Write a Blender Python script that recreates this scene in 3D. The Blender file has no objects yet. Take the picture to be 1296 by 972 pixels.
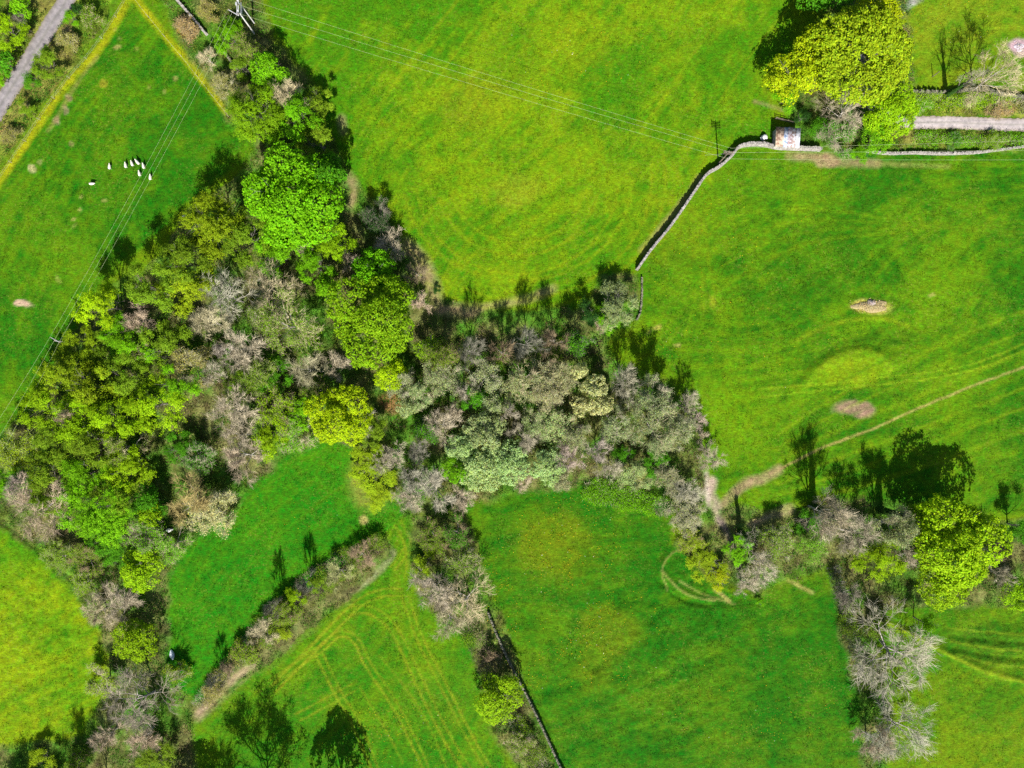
import bpy, bmesh, math, random
import numpy as np
from mathutils import Vector

# ------------------------------------------------------------------ scale
S = 0.185            # metres of ground per photo pixel (photo 1296 wide)
H = 160.0            # camera height above ground
CU, CV = 648.0, 486.0
def P(u, v, h=0.0):  # ground-plan position of a point seen at (u,v) and standing h above ground
    k = S*(H-h)/H
    return ((u-CU)*k, -(v-CV)*k)

scene = bpy.context.scene
COL = scene.collection
rng = np.random.default_rng(7)

# ------------------------------------------------------------------ object helpers
def link(o, parent=None):
    COL.objects.link(o)
    if parent is not None: o.parent = parent
    return o
def empty(name, loc, rz=0.0):
    o = bpy.data.objects.new(name, None); o.empty_display_size = .3
    o.location = loc; o.rotation_euler = (0, 0, rz)
    return link(o)
def tag(o, label=None, cat=None, group=None, kind=None):
    if label: o['label'] = label
    if cat: o['category'] = cat
    if group: o['group'] = group
    if kind: o['kind'] = kind
    return o
def mesh_np(name, verts, faces, mats=(), smooth=False, tone=None):
    """verts (n,3), faces (m,k) all of one size"""
    me = bpy.data.meshes.new(name)
    verts = np.asarray(verts, np.float32); faces = np.asarray(faces, np.int32)
    k = faces.shape[1]
    me.vertices.add(len(verts)); me.vertices.foreach_set('co', verts.ravel())
    me.loops.add(faces.size); me.loops.foreach_set('vertex_index', faces.ravel())
    me.polygons.add(len(faces))
    me.polygons.foreach_set('loop_start', np.arange(0, faces.size, k, dtype=np.int32))
    try: me.polygons.foreach_set('loop_total', np.full(len(faces), k, np.int32))
    except Exception: pass
    me.polygons.foreach_set('use_smooth', np.full(len(faces), smooth))
    if tone is not None:
        tone = np.asarray(tone, np.float32)
        if tone.ndim == 1: tone = np.stack([tone, tone, tone], 1)
        a = me.color_attributes.new('tone', 'FLOAT_COLOR', 'POINT')
        a.data.foreach_set('color', np.concatenate([tone, np.ones((len(tone), 1), np.float32)], 1).ravel())
    for m in mats: me.materials.append(m)
    me.update(); me.validate()
    return me
def obj(name, me, parent=None):
    return link(bpy.data.objects.new(name, me), parent)

class MB:
    """collects boxes, tubes and quads for ONE mesh"""
    def __init__(s): s.v = []; s.f = []
    def add(s, vs, fs):
        b = len(s.v); s.v += [tuple(p) for p in vs]; s.f += [tuple(b+i for i in f) for f in fs]
    def box(s, c, d, rz=0.0, jit=0.0, tilt=0.0):
        x, y, z = d[0]/2, d[1]/2, d[2]/2; ca, sa = math.cos(rz), math.sin(rz)
        vs = []
        for k in (-1, 1):
            for (i, j) in ((-1,-1),(1,-1),(1,1),(-1,1)):
                px, py, pz = i*x, j*y, k*z + tilt*i*x
                if jit: px += random.uniform(-jit, jit); py += random.uniform(-jit, jit); pz += random.uniform(-jit, jit)
                vs.append((c[0]+px*ca-py*sa, c[1]+px*sa+py*ca, c[2]+pz))
        s.add(vs, [(3,2,1,0),(4,5,6,7),(0,1,5,4),(1,2,6,5),(2,3,7,6),(3,0,4,7)])
    def tube(s, p0, p1, r0, r1=None, n=8, cap=True):
        r1 = r0 if r1 is None else r1
        p0, p1 = Vector(p0), Vector(p1); d = (p1-p0)
        a = d.orthogonal().normalized(); b = d.normalized().cross(a)
        vs = []
        for p, r in ((p0, r0), (p1, r1)):
            for i in range(n):
                t = 2*math.pi*i/n; vs.append(p + a*(r*math.cos(t)) + b*(r*math.sin(t)))
        fs = [(i, (i+1) % n, n+(i+1) % n, n+i) for i in range(n)]
        if cap: fs += [tuple(range(n-1, -1, -1)), tuple(range(n, 2*n))]
        s.add(vs, fs)
    def build(s, name, mat, parent=None, smooth=False):
        me = bpy.data.meshes.new(name); me.from_pydata(s.v, [], s.f)
        me.materials.append(mat)
        if smooth: me.polygons.foreach_set('use_smooth', [True]*len(me.polygons))
        me.update()
        return obj(name, me, parent)

# ------------------------------------------------------------------ materials
def new_mat(name):
    m = bpy.data.materials.new(name); m.use_nodes = True
    nt = m.node_tree; nt.nodes.clear()
    out = nt.nodes.new('ShaderNodeOutputMaterial')
    return m, nt, out
def N(nt, t, **kw):
    n = nt.nodes.new(t)
    for k, v in kw.items(): setattr(n, k, v)
    return n
def noise_mix(nt, scale, a, b, detail=6, lo=.35, hi=.65, coord='Object', rough=.6):
    tc = N(nt, 'ShaderNodeTexCoord'); no = N(nt, 'ShaderNodeTexNoise')
    no.inputs['Scale'].default_value = scale; no.inputs['Detail'].default_value = detail; no.inputs['Roughness'].default_value = rough
    nt.links.new(tc.outputs[coord], no.inputs['Vector'])
    cr = N(nt, 'ShaderNodeValToRGB')
    cr.color_ramp.elements[0].position = lo; cr.color_ramp.elements[1].position = hi
    cr.color_ramp.elements[0].color = (*a, 1); cr.color_ramp.elements[1].color = (*b, 1)
    nt.links.new(no.outputs['Fac'], cr.inputs['Fac'])
    return cr.outputs['Color'], no
def simple(name, a, b, scale=3, rough=.85, bump=.3, metallic=0, lo=.35, hi=.65):
    m, nt, out = new_mat(name)
    c, no = noise_mix(nt, scale, a, b, lo=lo, hi=hi)
    p = N(nt, 'ShaderNodeBsdfPrincipled'); p.inputs['Roughness'].default_value = rough; p.inputs['Metallic'].default_value = metallic
    nt.links.new(c, p.inputs['Base Color'])
    if bump:
        bp = N(nt, 'ShaderNodeBump'); bp.inputs['Strength'].default_value = bump; bp.inputs['Distance'].default_value = .05
        nt.links.new(no.outputs['Fac'], bp.inputs['Height']); nt.links.new(bp.outputs['Normal'], p.inputs['Normal'])
    nt.links.new(p.outputs['BSDF'], out.inputs['Surface'])
    return m
def tinted(name, translucent, spec=.2, rough=.55):
    """colour = the object's own colour x a per-leaf tone stored in the mesh"""
    m, nt, out = new_mat(name)
    oi = N(nt, 'ShaderNodeObjectInfo'); at = N(nt, 'ShaderNodeAttribute', attribute_name='tone')
    mx = N(nt, 'ShaderNodeMix', data_type='RGBA', blend_type='MULTIPLY'); mx.inputs[0].default_value = 1
    nt.links.new(oi.outputs['Color'], mx.inputs[6]); nt.links.new(at.outputs['Color'], mx.inputs[7])
    p = N(nt, 'ShaderNodeBsdfPrincipled'); p.inputs['Roughness'].default_value = rough
    p.inputs['Specular IOR Level'].default_value = spec
    nt.links.new(mx.outputs[2], p.inputs['Base Color'])
    if translucent:
        t = N(nt, 'ShaderNodeBsdfTranslucent'); nt.links.new(mx.outputs[2], t.inputs['Color'])
        ms = N(nt, 'ShaderNodeMixShader'); ms.inputs[0].default_value = translucent
        nt.links.new(p.outputs['BSDF'], ms.inputs[1]); nt.links.new(t.outputs['BSDF'], ms.inputs[2])
        nt.links.new(ms.outputs[0], out.inputs['Surface'])
    else:
        nt.links.new(p.outputs['BSDF'], out.inputs['Surface'])
    return m
M_LEAF = tinted('leaf', .35, .08, .7)
M_TWIG = tinted('twig bark', 0, .1, .9)
M_BARK = simple('trunk bark', (.06,.05,.04), (.16,.14,.12), 6, .95, .6)
M_STONE = simple('dry stone', (.12,.108,.095), (.36,.33,.30), 2.2, .95, .5)
M_MOSSY = simple('mossy stone', (.05,.06,.025), (.20,.18,.13), 1.4, .95, .5)
M_PALEBARK = simple('pale grey bark', (.17,.15,.125), (.36,.33,.29), 4, .95, .4)
M_WOOD = simple('weathered pole wood', (.20,.18,.16), (.36,.33,.30), 5, .9, .3)
M_DWOOD = simple('dark fence wood', (.06,.045,.035), (.17,.13,.10), 5, .9, .3)
M_STEEL = simple('galvanised steel', (.27,.28,.29), (.40,.40,.40), 6, .6, .1)
M_WIRE = simple('weathered aluminium cable', (.30,.36,.17), (.40,.45,.24), 1, .9, 0)
M_PALEPOLE = simple('pale pole timber', (.36,.35,.32), (.54,.52,.49), 5, .9, .3)
M_INS = simple('brown insulator glaze', (.16,.10,.08), (.3,.22,.2), 8, .3, 0)
M_WOOL = simple('sheep fleece', (.46,.42,.34), (.66,.62,.54), 14, .95, .8)
M_FACE = simple('sheep face', (.55,.5,.43), (.7,.66,.6), 10, .9, .2)
M_ROCK = simple('pale boulder rock', (.40,.39,.38), (.66,.64,.61), 3, .9, .5)
M_BLUEROCK = simple('bluish white rock', (.42,.47,.52), (.66,.70,.74), 4, .9, .5)

# ------------------------------------------------------------------ numpy noise
def _hash(ix, iy, seed):
    h = (ix.astype(np.int64)*374761393 + iy.astype(np.int64)*668265263 + seed*974711) & 0xffffffff
    h = ((h ^ (h >> 13))*1274126177) & 0xffffffff
    return ((h ^ (h >> 16)) & 0xffff)/65535.0
def vnoise(x, y, scale, seed=0):
    x = x/scale; y = y/scale
    ix, iy = np.floor(x), np.floor(y); fx, fy = x-ix, y-iy
    fx = fx*fx*(3-2*fx); fy = fy*fy*(3-2*fy)
    ix = ix.astype(np.int64); iy = iy.astype(np.int64)
    a = _hash(ix, iy, seed); b = _hash(ix+1, iy, seed); c = _hash(ix, iy+1, seed); d = _hash(ix+1, iy+1, seed)
    return (a*(1-fx)+b*fx)*(1-fy) + (c*(1-fx)+d*fx)*fy
def fbm(x, y, scale, seed=0, oct=4, gain=.5):
    s = 0; a = 1; t = 0
    for i in range(oct):
        s = s + a*vnoise(x+i*17.3, y-i*9.1, scale/2**i, seed+i*31); t += a; a *= gain
    return s/t                                   # 0..1 about .5
def pip(U, V, poly):
    inside = np.zeros(U.shape, bool); n = len(poly)
    us = [p[0] for p in poly]; vs = [p[1] for p in poly]
    m = (U >= min(us)) & (U <= max(us)) & (V >= min(vs)) & (V <= max(vs))
    u, v = U[m], V[m]; r = np.zeros(u.shape, bool)
    for i in range(n):
        x0, y0 = poly[i]; x1, y1 = poly[(i+1) % n]
        if y0 == y1: continue
        c = ((y0 > v) != (y1 > v)) & (u < (x1-x0)*(v-y0)/(y1-y0)+x0)
        r ^= c
    inside[m] = r
    return inside
def pdist(U, V, line, reach=40):
    d = np.full(U.shape, 1e3)
    us = [p[0] for p in line]; vs = [p[1] for p in line]
    m = (U >= min(us)-reach) & (U <= max(us)+reach) & (V >= min(vs)-reach) & (V <= max(vs)+reach)
    u, v = U[m], V[m]; r = np.full(u.shape, 1e3)
    for (x0, y0), (x1, y1) in zip(line[:-1], line[1:]):
        dx, dy = x1-x0, y1-y0; t = np.clip(((u-x0)*dx+(v-y0)*dy)/(dx*dx+dy*dy+1e-9), 0, 1)
        r = np.minimum(r, np.hypot(u-x0-t*dx, v-y0-t*dy))
    d[m] = r
    return d
def smooth_line(pts, n=6):
    out = []; pts = [np.array(p, float) for p in pts]
    ext = [2*pts[0]-pts[1]] + pts + [2*pts[-1]-pts[-2]]
    for i in range(1, len(ext)-2):
        a, b, c, d = ext[i-1:i+3]
        for k in range(n):
            t = k/n
            out.append(tuple(.5*((2*b)+(c-a)*t+(2*a-5*b+4*c-d)*t*t+(3*b-a-3*c+d)*t**3)))
    out.append(tuple(pts[-1]))
    return out

# ------------------------------------------------------------------ ground
WOOD = [(200,-20),(325,-20),(345,50),(400,110),(436,220),(505,290),(540,380),(640,392),(740,388),(758,352),(805,347),(812,395),(765,440),(800,470),(850,490),(885,560),(893,640),(850,632),(740,612),(620,632),(512,655),(496,630),(470,575),(430,560),(385,562),(345,592),(300,640),(230,692),(213,740),(214,850),(245,900),(250,1000),(-40,1000),(0,945),(105,930),(140,860),(128,790),(60,712),(0,662),(-40,640),(-40,570),(40,520),(95,425),(130,375),(210,320),(240,268),(300,225),(322,190),(290,150),(255,95),(220,45)]
WOOD_R = [(892,640),(950,645),(1010,655),(1040,630),(1120,635),(1200,640),(1260,660),(1330,660),(1330,780),(1260,768),(1180,765),(1100,770),(1125,880),(1115,990),(1095,990),(1092,900),(1070,830),(1050,715),(960,755),(900,735),(855,690)]
WOOD_H = [(520,655),(590,648),(618,740),(640,800),(665,880),(706,985),(660,985),(622,920),(598,800),(545,775),(520,720)]
BANK = [(247,900),(330,800),(420,728),(490,680),(497,700),(440,760),(350,832),(280,892),(250,915)]
VERGE_L = [(-60,-60),(95,-60),(-60,205)]
VERGE_R = [(95,-60),(158,-20),(120,45),(0,215),(-60,290),(-60,200)]
WOOD_T = [(985,100),(1010,60),(1080,-30),(1150,-20),(1158,150),(1150,190),(1040,190),(1010,185),(1000,140)]
VERGE_T = [(1150,121),(1330,121),(1330,147),(1150,147)]
VERGE_B = [(1150,167),(1330,168),(1330,184),(1230,190),(1120,192),(1060,186)]
WOODS = [WOOD, WOOD_R, WOOD_H, BANK, VERGE_L, VERGE_R, WOOD_T, VERGE_T, VERGE_B]

FIELDS = [  # polygon, colour a, colour b, streak direction (degrees)
 ([(300,-400),(1000,-400),(1000,60),(960,100),(990,185),(930,190),(805,345),(740,392),(560,392),(520,300),(440,240),(400,110),(345,40)], (.036,.126,.0006), (.104,.178,.0012), 52),
 ([(165,-4),(325,190),(240,260),(130,360),(95,420),(40,530),(-400,700),(-400,700),(-400,260),(0,225)], (.015,.092,.0006), (.056,.136,.0008), 60),
 ([(805,345),(930,190),(1800,185),(1800,650),(1010,650),(890,645),(870,500),(820,440)], (.017,.090,.0006), (.066,.148,.0010), 12),
 ([(-400,640),(-10,655),(60,708),(130,780),(150,850),(115,930),(0,950),(-400,1000)], (.046,.142,.0008), (.128,.192,.0010), 40),
 ([(300,600),(390,540),(450,540),(512,655),(480,685),(420,728),(330,800),(250,900),(205,850),(205,720)], (.012,.108,.0012), (.030,.130,.0012), 35),
 ([(490,680),(520,640),(525,720),(545,775),(600,800),(625,920),(690,1200),(230,1200),(250,910),(280,890),(350,830),(440,760)], (.022,.110,.0010), (.066,.145,.0012), 60),
 ([(500,660),(740,605),(850,632),(855,690),(900,740),(960,760),(1055,720),(1075,830),(1100,900),(1100,1300),(720,1300),(640,800),(590,650)], (.012,.084,.0008), (.046,.118,.0012), 20),
 ([(1060,780),(1100,760),(1800,740),(1800,1300),(1100,1300),(1100,900)], (.032,.105,.0008), (.082,.145,.0012), 15),
 ([(1140,-400),(1800,-400),(1800,125),(1140,125)], (.050,.130,.0012), (.125,.178,.004), 0),
]
def lines_off(l, d):
    l = smooth_line(l); out = []
    for i, p in enumerate(l):
        a = l[max(0, i-1)]; b = l[min(len(l)-1, i+1)]; dx, dy = b[0]-a[0], b[1]-a[1]; n = math.hypot(dx, dy)+1e-6
        out.append((p[0]-dy/n*d, p[1]+dx/n*d))
    return out
YEL = (.140,.175,.006); STRAW = (.24,.21,.06); TAN = (.215,.155,.08); PINK = (.20,.13,.085)
TRACKS = []  # line, half width px, colour, strength
for l, tw in (([(344,868),(395,817),(449,762),(484,746),(509,746)], 9),
              ([(349,876),(431,792),(456,776),(479,784),(499,807),(531,876),(564,941),(592,985)], -10),
              ([(345,868),(406,826),(431,806),(449,816),(464,846),(499,899),(531,964),(540,985)], -8),
              ([(516,754),(534,804),(561,859),(594,924),(628,985)], 8),
              ([(399,829),(429,889),(440,905),(462,955),(475,985)], -9),
              ([(516,700),(508,712),(500,722)], 7)):
    TRACKS += [(smooth_line(l), 1.3, YEL, .75), (lines_off(l, tw), 1.2, YEL, .6)]
TRACKS += [(smooth_line([(374,904),(410,885),(444,866)]), 1.2, YEL, .6), (smooth_line([(380,912),(416,893),(450,874)]), 1.2, YEL, .5),
 (smooth_line([(455,870),(480,910),(510,965)]), 1.2, YEL, .5), (smooth_line([(480,830),(520,880),(548,930),(570,985)]), 1.1, YEL, .45),
 (smooth_line([(500,665),(512,690),(514,720)]), 1.6, YEL, .6), (smooth_line([(508,660),(520,690),(512,730)]), 1.4, YEL, .5),
 (smooth_line([(1320,427),(1296,435),(1247,455),(1192,469),(1122,477),(1040,486),(960,492)]), 1.2, (.14,.23,.005), .75),
 (smooth_line([(1320,436),(1296,444),(1247,464),(1197,476),(1147,483),(1060,492),(960,503)]), 1.2, (.14,.23,.005), .7),
 (smooth_line([(1330,452),(1296,465),(1235,487),(1160,518),(1100,545),(1050,563),(1000,587),(975,600)]), 1.3, (.22,.19,.05), .9),
 (smooth_line([(985,594),(965,606),(940,614),(915,640)]), 5.5, TAN, .85),
 (smooth_line([(900,610),(897,625),(905,640),(912,660)]), 6, (.30,.23,.17), .9),
 (smooth_line([(893,600),(896,640)]), 3, (.33,.27,.22), .8),
 (smooth_line([(912,655),(925,690),(935,720)]), 5, (.12,.09,.08), .9),  # end of the track in tree shadow, shade painted into its dark colour
 (smooth_line([(950,665),(975,655),(1000,645)]), 6, (.30,.2,.13), .8),
 (smooth_line([(1105,783),(1140,795),(1175,815),(1205,830),(1250,850),(1330,872)]), 2.0, (.14,.19,.006), .8),
 (smooth_line([(1205,812),(1250,820),(1330,828)]), 1.6, (.13,.19,.006), .6), (smooth_line([(1200,795),(1250,800),(1330,806)]), 1.5, (.12,.18,.006), .5),
 (smooth_line([(1210,828),(1255,840),(1330,848)]), 1.5, (.12,.18,.006), .5),
 (smooth_line([(166,-8),(125,62),(75,118),(38,172),(-30,270)]), 4.8, (.205,.215,.003), .85),
 (smooth_line([(166,-8),(200,34),(235,76),(262,108),(292,148)]), 4.2, (.22,.225,.003), .85),
 (smooth_line([(-20,640),(0,652),(40,684),(80,720),(110,745)]), 4.0, (.24,.24,.003), .7),
 (smooth_line([(440,225),(447,240),(443,262)]), 7, TAN, .75), (smooth_line([(515,312),(535,335),(548,368),(556,392),(600,395)]), 9, TAN, .8),
 (smooth_line([(600,392),(640,384),(680,374),(700,365)]), 5, (.24,.19,.08), .6), (smooth_line([(432,150),(434,165)]), 5, TAN, .5),
 (smooth_line([(812,318),(840,285),(868,250),(885,225)]), 4, (.22,.18,.06), .55),
 (smooth_line([(1000,197),(1035,200),(1060,205),(1110,207)]), 5, TAN, .7), (smooth_line([(1110,207),(1200,210)]), 3, (.2,.19,.05), .5),
 (smooth_line([(955,128),(985,137),(1010,141)]), 2.2, TAN, .5),
 (smooth_line([(122,72),(100,102),(85,124),(70,152),(60,165)]), 2.5, (.2,.16,.05), .35),
 (smooth_line([(1020,490),(1035,470),(1060,450),(1090,443),(1115,452),(1125,470)]), 3, (.12,.2,.004), .6),
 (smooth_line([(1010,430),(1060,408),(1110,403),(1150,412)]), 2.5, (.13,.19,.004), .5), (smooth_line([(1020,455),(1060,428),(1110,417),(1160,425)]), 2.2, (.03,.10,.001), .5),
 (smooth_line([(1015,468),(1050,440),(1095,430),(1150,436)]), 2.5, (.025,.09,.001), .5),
 (smooth_line([(845,748),(838,722),(848,702),(872,692)]), 1.1, STRAW, .42), (smooth_line([(838,722),(858,744),(878,755),(905,760)]), 1.3, STRAW, .45),
 (smooth_line([(905,746),(923,761)]), 2, STRAW, .7), (smooth_line([(996,734),(1028,750)]), 2, STRAW, .7),
 (smooth_line([(860,735),(890,752),(930,765)]), 1.3, STRAW, .4),
 (smooth_line([(250,905),(275,880),(300,858),(320,840)]), 7, (.27,.19,.12), .8),
 (smooth_line([(320,842),(400,772),(450,745),(480,722),(497,700)]), 4, (.25,.21,.13), .6),
 (smooth_line([(224,0),(262,44)]), 4, (.09,.11,.02), .5),
]
def arc(cx, cy, r, a0, a1, sq=1.0): return [(cx+r*math.cos(math.radians(q)), cy+r*sq*math.sin(math.radians(q))) for q in np.linspace(a0, a1, 14)]
for k in range(9):      # mowing sweeps round the bottom of the big pasture
    TRACKS.append((arc(655, 225, 70+14*k+(k % 3)*3, 20-4*k, 160+2*k, .95 if k < 5 else .9), 1.3+.4*(k % 3), (.165,.205,.003) if k % 3 else (.045,.125,.001), .34))
for k in range(10):     # straight passes on its upper half
    u = 380+60*k+(k*37 % 23); TRACKS.append((smooth_line([(u+150, -30), (u+70, 70), (u-10, 190)]), 1.4+.5*(k % 2), (.155,.205,.003) if k % 3 else (.05,.135,.001), .30))
for k, d in enumerate((-88,-70,-58,-44,-30,-17,14,27,38,52,66,80)):   # passes beside the footpath
    TRACKS.append((smooth_line([(1330,452+d), (1235,487+d), (1160,518+d*.95), (1050,563+d*.8), (985,595+d*.65)]), 1.6+.7*(k % 3), (.125,.20,.003) if k % 2 else (.025,.10,.001), .38))
for k, d in enumerate((-60,-46,-33,-20,-8,6,19,31,44)):               # passes across the lush field
    TRACKS.append((smooth_line([(250+d*.6,760+d*.4), (310+d*.6,672+d), (380+d*.5,612+d), (430+d*.3,580+d)]), 1.5, (.055,.15,.002) if k % 2 else (.012,.088,.001), .35))
for k in range(9):                                                    # faint sweeps on the right field
    TRACKS.append((smooth_line([(830+12*k,440-4*k), (900,330-14*k+60), (1010,260-8*k+60), (1150,235-2*k+60), (1310,225+4*k+50)]), 1.6+.4*(k % 2), (.105,.175,.002) if k % 2 else (.022,.09,.001), .26))
SPOTS = [(1083,517,26,11,PINK,.95),(30,386,9,7,(.34,.24,.16),.95),(1103,390,30,10,(.30,.27,.05),.8),(1290,60,14,12,(.30,.2,.22),.95),
 (495,508,18,14,(.16,.085,.03),.95),(146,35,3,3,STRAW,.8),(148,60,5,4,STRAW,.9),(150,50,3,3,STRAW,.5),(83,125,5,5,PINK,.9),(80,140,5,5,PINK,.9),(71,152,5,5,PINK,.9),
 (44,211,5,5,(.3,.25,.12),.8),(52,201,4,4,(.25,.2,.08),.6),(128,102,7,6,(.17,.16,.01),.7),(170,62,4,4,(.2,.17,.04),.6),(223,98,4,4,STRAW,.7),(205,116,4,4,STRAW,.6),(186,107,3,3,STRAW,.5),
 (91,186,4,4,(.25,.2,.08),.7),(105,265,3,4,STRAW,.8),(96,278,4,3,STRAW,.7),(97,287,4,3,STRAW,.5),(106,245,3,3,STRAW,.6),(131,255,3,3,STRAW,.6),(72,353,4,4,STRAW,.5),
 (1045,201,22,8,TAN,.7),(856,433,5,3,STRAW,.9),(905,385,5,9,(.2,.2,.01),.6),(830,415,7,4,(.25,.22,.04),.6),(1180,372,4,3,STRAW,.8),(820,420,4,4,STRAW,.6),
 (462,655,8,8,STRAW,.8),(470,600,34,48,(.13,.15,.02),.8),(655,240,42,26,(.20,.20,.01),.35),(600,130,50,40,(.19,.18,.004),.35),(780,520,14,12,(.03,.06,.01),.5),
 (235,35,15,17,(.28,.15,.03),.8),(262,15,18,12,(.24,.16,.05),.6),(280,30,12,14,(.22,.16,.02),.6),(85,45,10,14,(.24,.17,.08),.6),(10,165,10,16,(.26,.17,.06),.6),
 (1120,4,44,10,(.34,.29,.31),.95),(1230,138,60,8,(.20,.17,.03),.6),(1270,142,16,6,(.32,.18,.03),.6),(1180,135,20,8,(.12,.16,.02),.5),
 (700,690,60,50,(.11,.14,.002),.5),(770,800,50,40,(.09,.13,.002),.5),(750,850,30,30,(.09,.13,.002),.4),(665,850,14,30,(.06,.11,.002),.4),
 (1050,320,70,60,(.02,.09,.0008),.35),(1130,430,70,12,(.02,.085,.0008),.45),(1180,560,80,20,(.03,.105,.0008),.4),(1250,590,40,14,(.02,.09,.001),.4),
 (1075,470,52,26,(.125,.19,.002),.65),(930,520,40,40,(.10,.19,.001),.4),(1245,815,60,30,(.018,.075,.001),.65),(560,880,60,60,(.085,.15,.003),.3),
 (650,70,40,60,(.04,.12,.0008),.4),(880,60,60,30,(.05,.13,.001),.35),(740,50,50,40,(.16,.2,.002),.4),(850,290,60,60,(.12,.165,.002),.35)]

def ground_colour(U, V):
    """albedo of the turf, soil and leaf litter at photo-plan position U,V"""
    c = np.empty(U.shape+(3,)); base = (.055,.13,.001)
    n_lo = fbm(U, V, 160, 3, 4)[..., None]
    c[:] = np.array((.040,.115,.0008))*(1-n_lo) + np.array((.10,.165,.001))*n_lo
    wu = U + (fbm(U, V, 26, 11)-.5)*18; wv = V + (fbm(U, V, 26, 12)-.5)*18
    for i, (poly, a, b, ang) in enumerate(FIELDS):
        w = np.zeros(U.shape)
        for k in range(5):
            w += pip(wu + (k-2)*1.6, wv + ((k*2) % 5-2)*1.6, poly)
        w = (w/5)[..., None]
        t = np.radians(ang + 70*(fbm(U, V, 330, 300+i, 2)-.5)); u0 = (U-sum(p[0] for p in poly)/len(poly)); v0 = (V-sum(p[1] for p in poly)/len(poly)); al = u0*np.cos(t)-v0*np.sin(t); ac = u0*np.sin(t)+v0*np.cos(t)
        st = .6*fbm(al/7, ac, 13, 40+i, 4, .65)+.4*fbm(al/9, ac, 5, 140+i, 3, .65)                  # streaks along the mowing direction
        big = fbm(U, V, 110, 60+i, 5, .6)
        f = np.clip((.42*big+.34*st+.24*fbm(U, V, 14, 240+i, 4, .6)-.5)*5.6+.5, 0, 1)[..., None]
        col = np.array(a)*(1-f)+np.array(b)*f
        c = c*(1-w)+col*w
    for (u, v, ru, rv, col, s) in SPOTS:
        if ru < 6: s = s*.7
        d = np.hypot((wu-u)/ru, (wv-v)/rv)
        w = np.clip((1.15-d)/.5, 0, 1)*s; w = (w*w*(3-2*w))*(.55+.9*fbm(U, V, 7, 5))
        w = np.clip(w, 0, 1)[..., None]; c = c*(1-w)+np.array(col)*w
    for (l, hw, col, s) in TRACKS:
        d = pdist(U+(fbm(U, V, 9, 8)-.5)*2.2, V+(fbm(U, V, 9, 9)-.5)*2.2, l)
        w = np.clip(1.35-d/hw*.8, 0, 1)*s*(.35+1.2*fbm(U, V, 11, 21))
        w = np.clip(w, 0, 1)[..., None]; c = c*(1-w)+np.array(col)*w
    # leaf litter, earth and moss under the trees
    wood = np.zeros(U.shape)
    for k in range(4):
        q = np.zeros(U.shape, bool)
        for poly in WOODS: q |= pip(wu + (k-1.5)*2.5, wv + ((k*3) % 4-1.5)*2.5, poly)
        wood += q
    wood = wood/4
    f1 = np.clip((fbm(U, V, 28, 71, 4)-.5)*4+.5, 0, 1)[..., None]; f2 = np.clip((fbm(U, V, 9, 72, 3)-.5)*3+.5, 0, 1)[..., None]
    litter = (np.array((.040,.105,.008))*(1-f1)+np.array((.095,.095,.03))*f1)*(.6+.8*f2)
    lightv = np.zeros(U.shape, bool)
    for poly in (VERGE_L, VERGE_R, VERGE_T, VERGE_B): lightv |= pip(wu, wv, poly)
    verge = (np.array((.075,.135,.006))*(1-f1)+np.array((.15,.14,.03))*f1)*(.7+.6*f2)
    litter = np.where(lightv[..., None], verge, litter)
    for sp in ((495,508,18,14,(.16,.085,.03)),(235,35,13,15,(.26,.14,.03)),(85,45,8,12,(.24,.17,.08)),(10,165,9,14,(.26,.17,.06)),(1265,138,22,6,(.30,.18,.03)),(1200,136,22,6,(.16,.17,.02))):
        d = np.hypot((wu-sp[0])/sp[2], (wv-sp[1])/sp[3]); w = np.clip((1.2-d)/.5, 0, 1)[..., None]*.85
        litter = litter*(1-w)+np.array(sp[4])*w
    w = wood[..., None]*.92
    keep = np.zeros(U.shape)
    for (l, hw, col, s) in TRACKS:
        if hw >= 5: keep = np.maximum(keep, np.clip(1.3-pdist(wu, wv, l)/hw, 0, 1))
    w = w*(1-.9*keep[..., None])
    return c*(1-w)+litter*w, wood

def ditch(U, V):
    z = np.zeros(U.shape)
    for l, hw, dep in (([(-30,640),(0,660),(40,690),(80,724),(112,752)], 3.0, -.55), ([(640,800),(652,835),(675,880),(700,930),(720,985)], 5, -.4),
                       ([(1105,783),(1140,795),(1175,815),(1205,830),(1250,850),(1330,872)], 4, .35), ([(1205,819),(1250,829),(1330,837)], 3.5, -.35), ([(1205,805),(1250,810),(1330,816)], 3.5, -.35),
                       ([(838,722),(858,744),(878,755),(905,760)], 3, .28), ([(845,748),(838,722),(848,702),(872,692)], 3, .25), ([(835,735),(860,757),(900,768)], 3, -.4),
                       ([(1020,462),(1060,434),(1110,423),(1160,431)], 6, -.22), ([(1015,474),(1050,446),(1095,436),(1150,442)], 6, -.22), ([(1015,492),(1035,466),(1090,444),(1125,458)], 11, .45)):
        z += dep*np.exp(-(pdist(U, V, smooth_line(l))/hw)**2)
    return z

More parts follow.
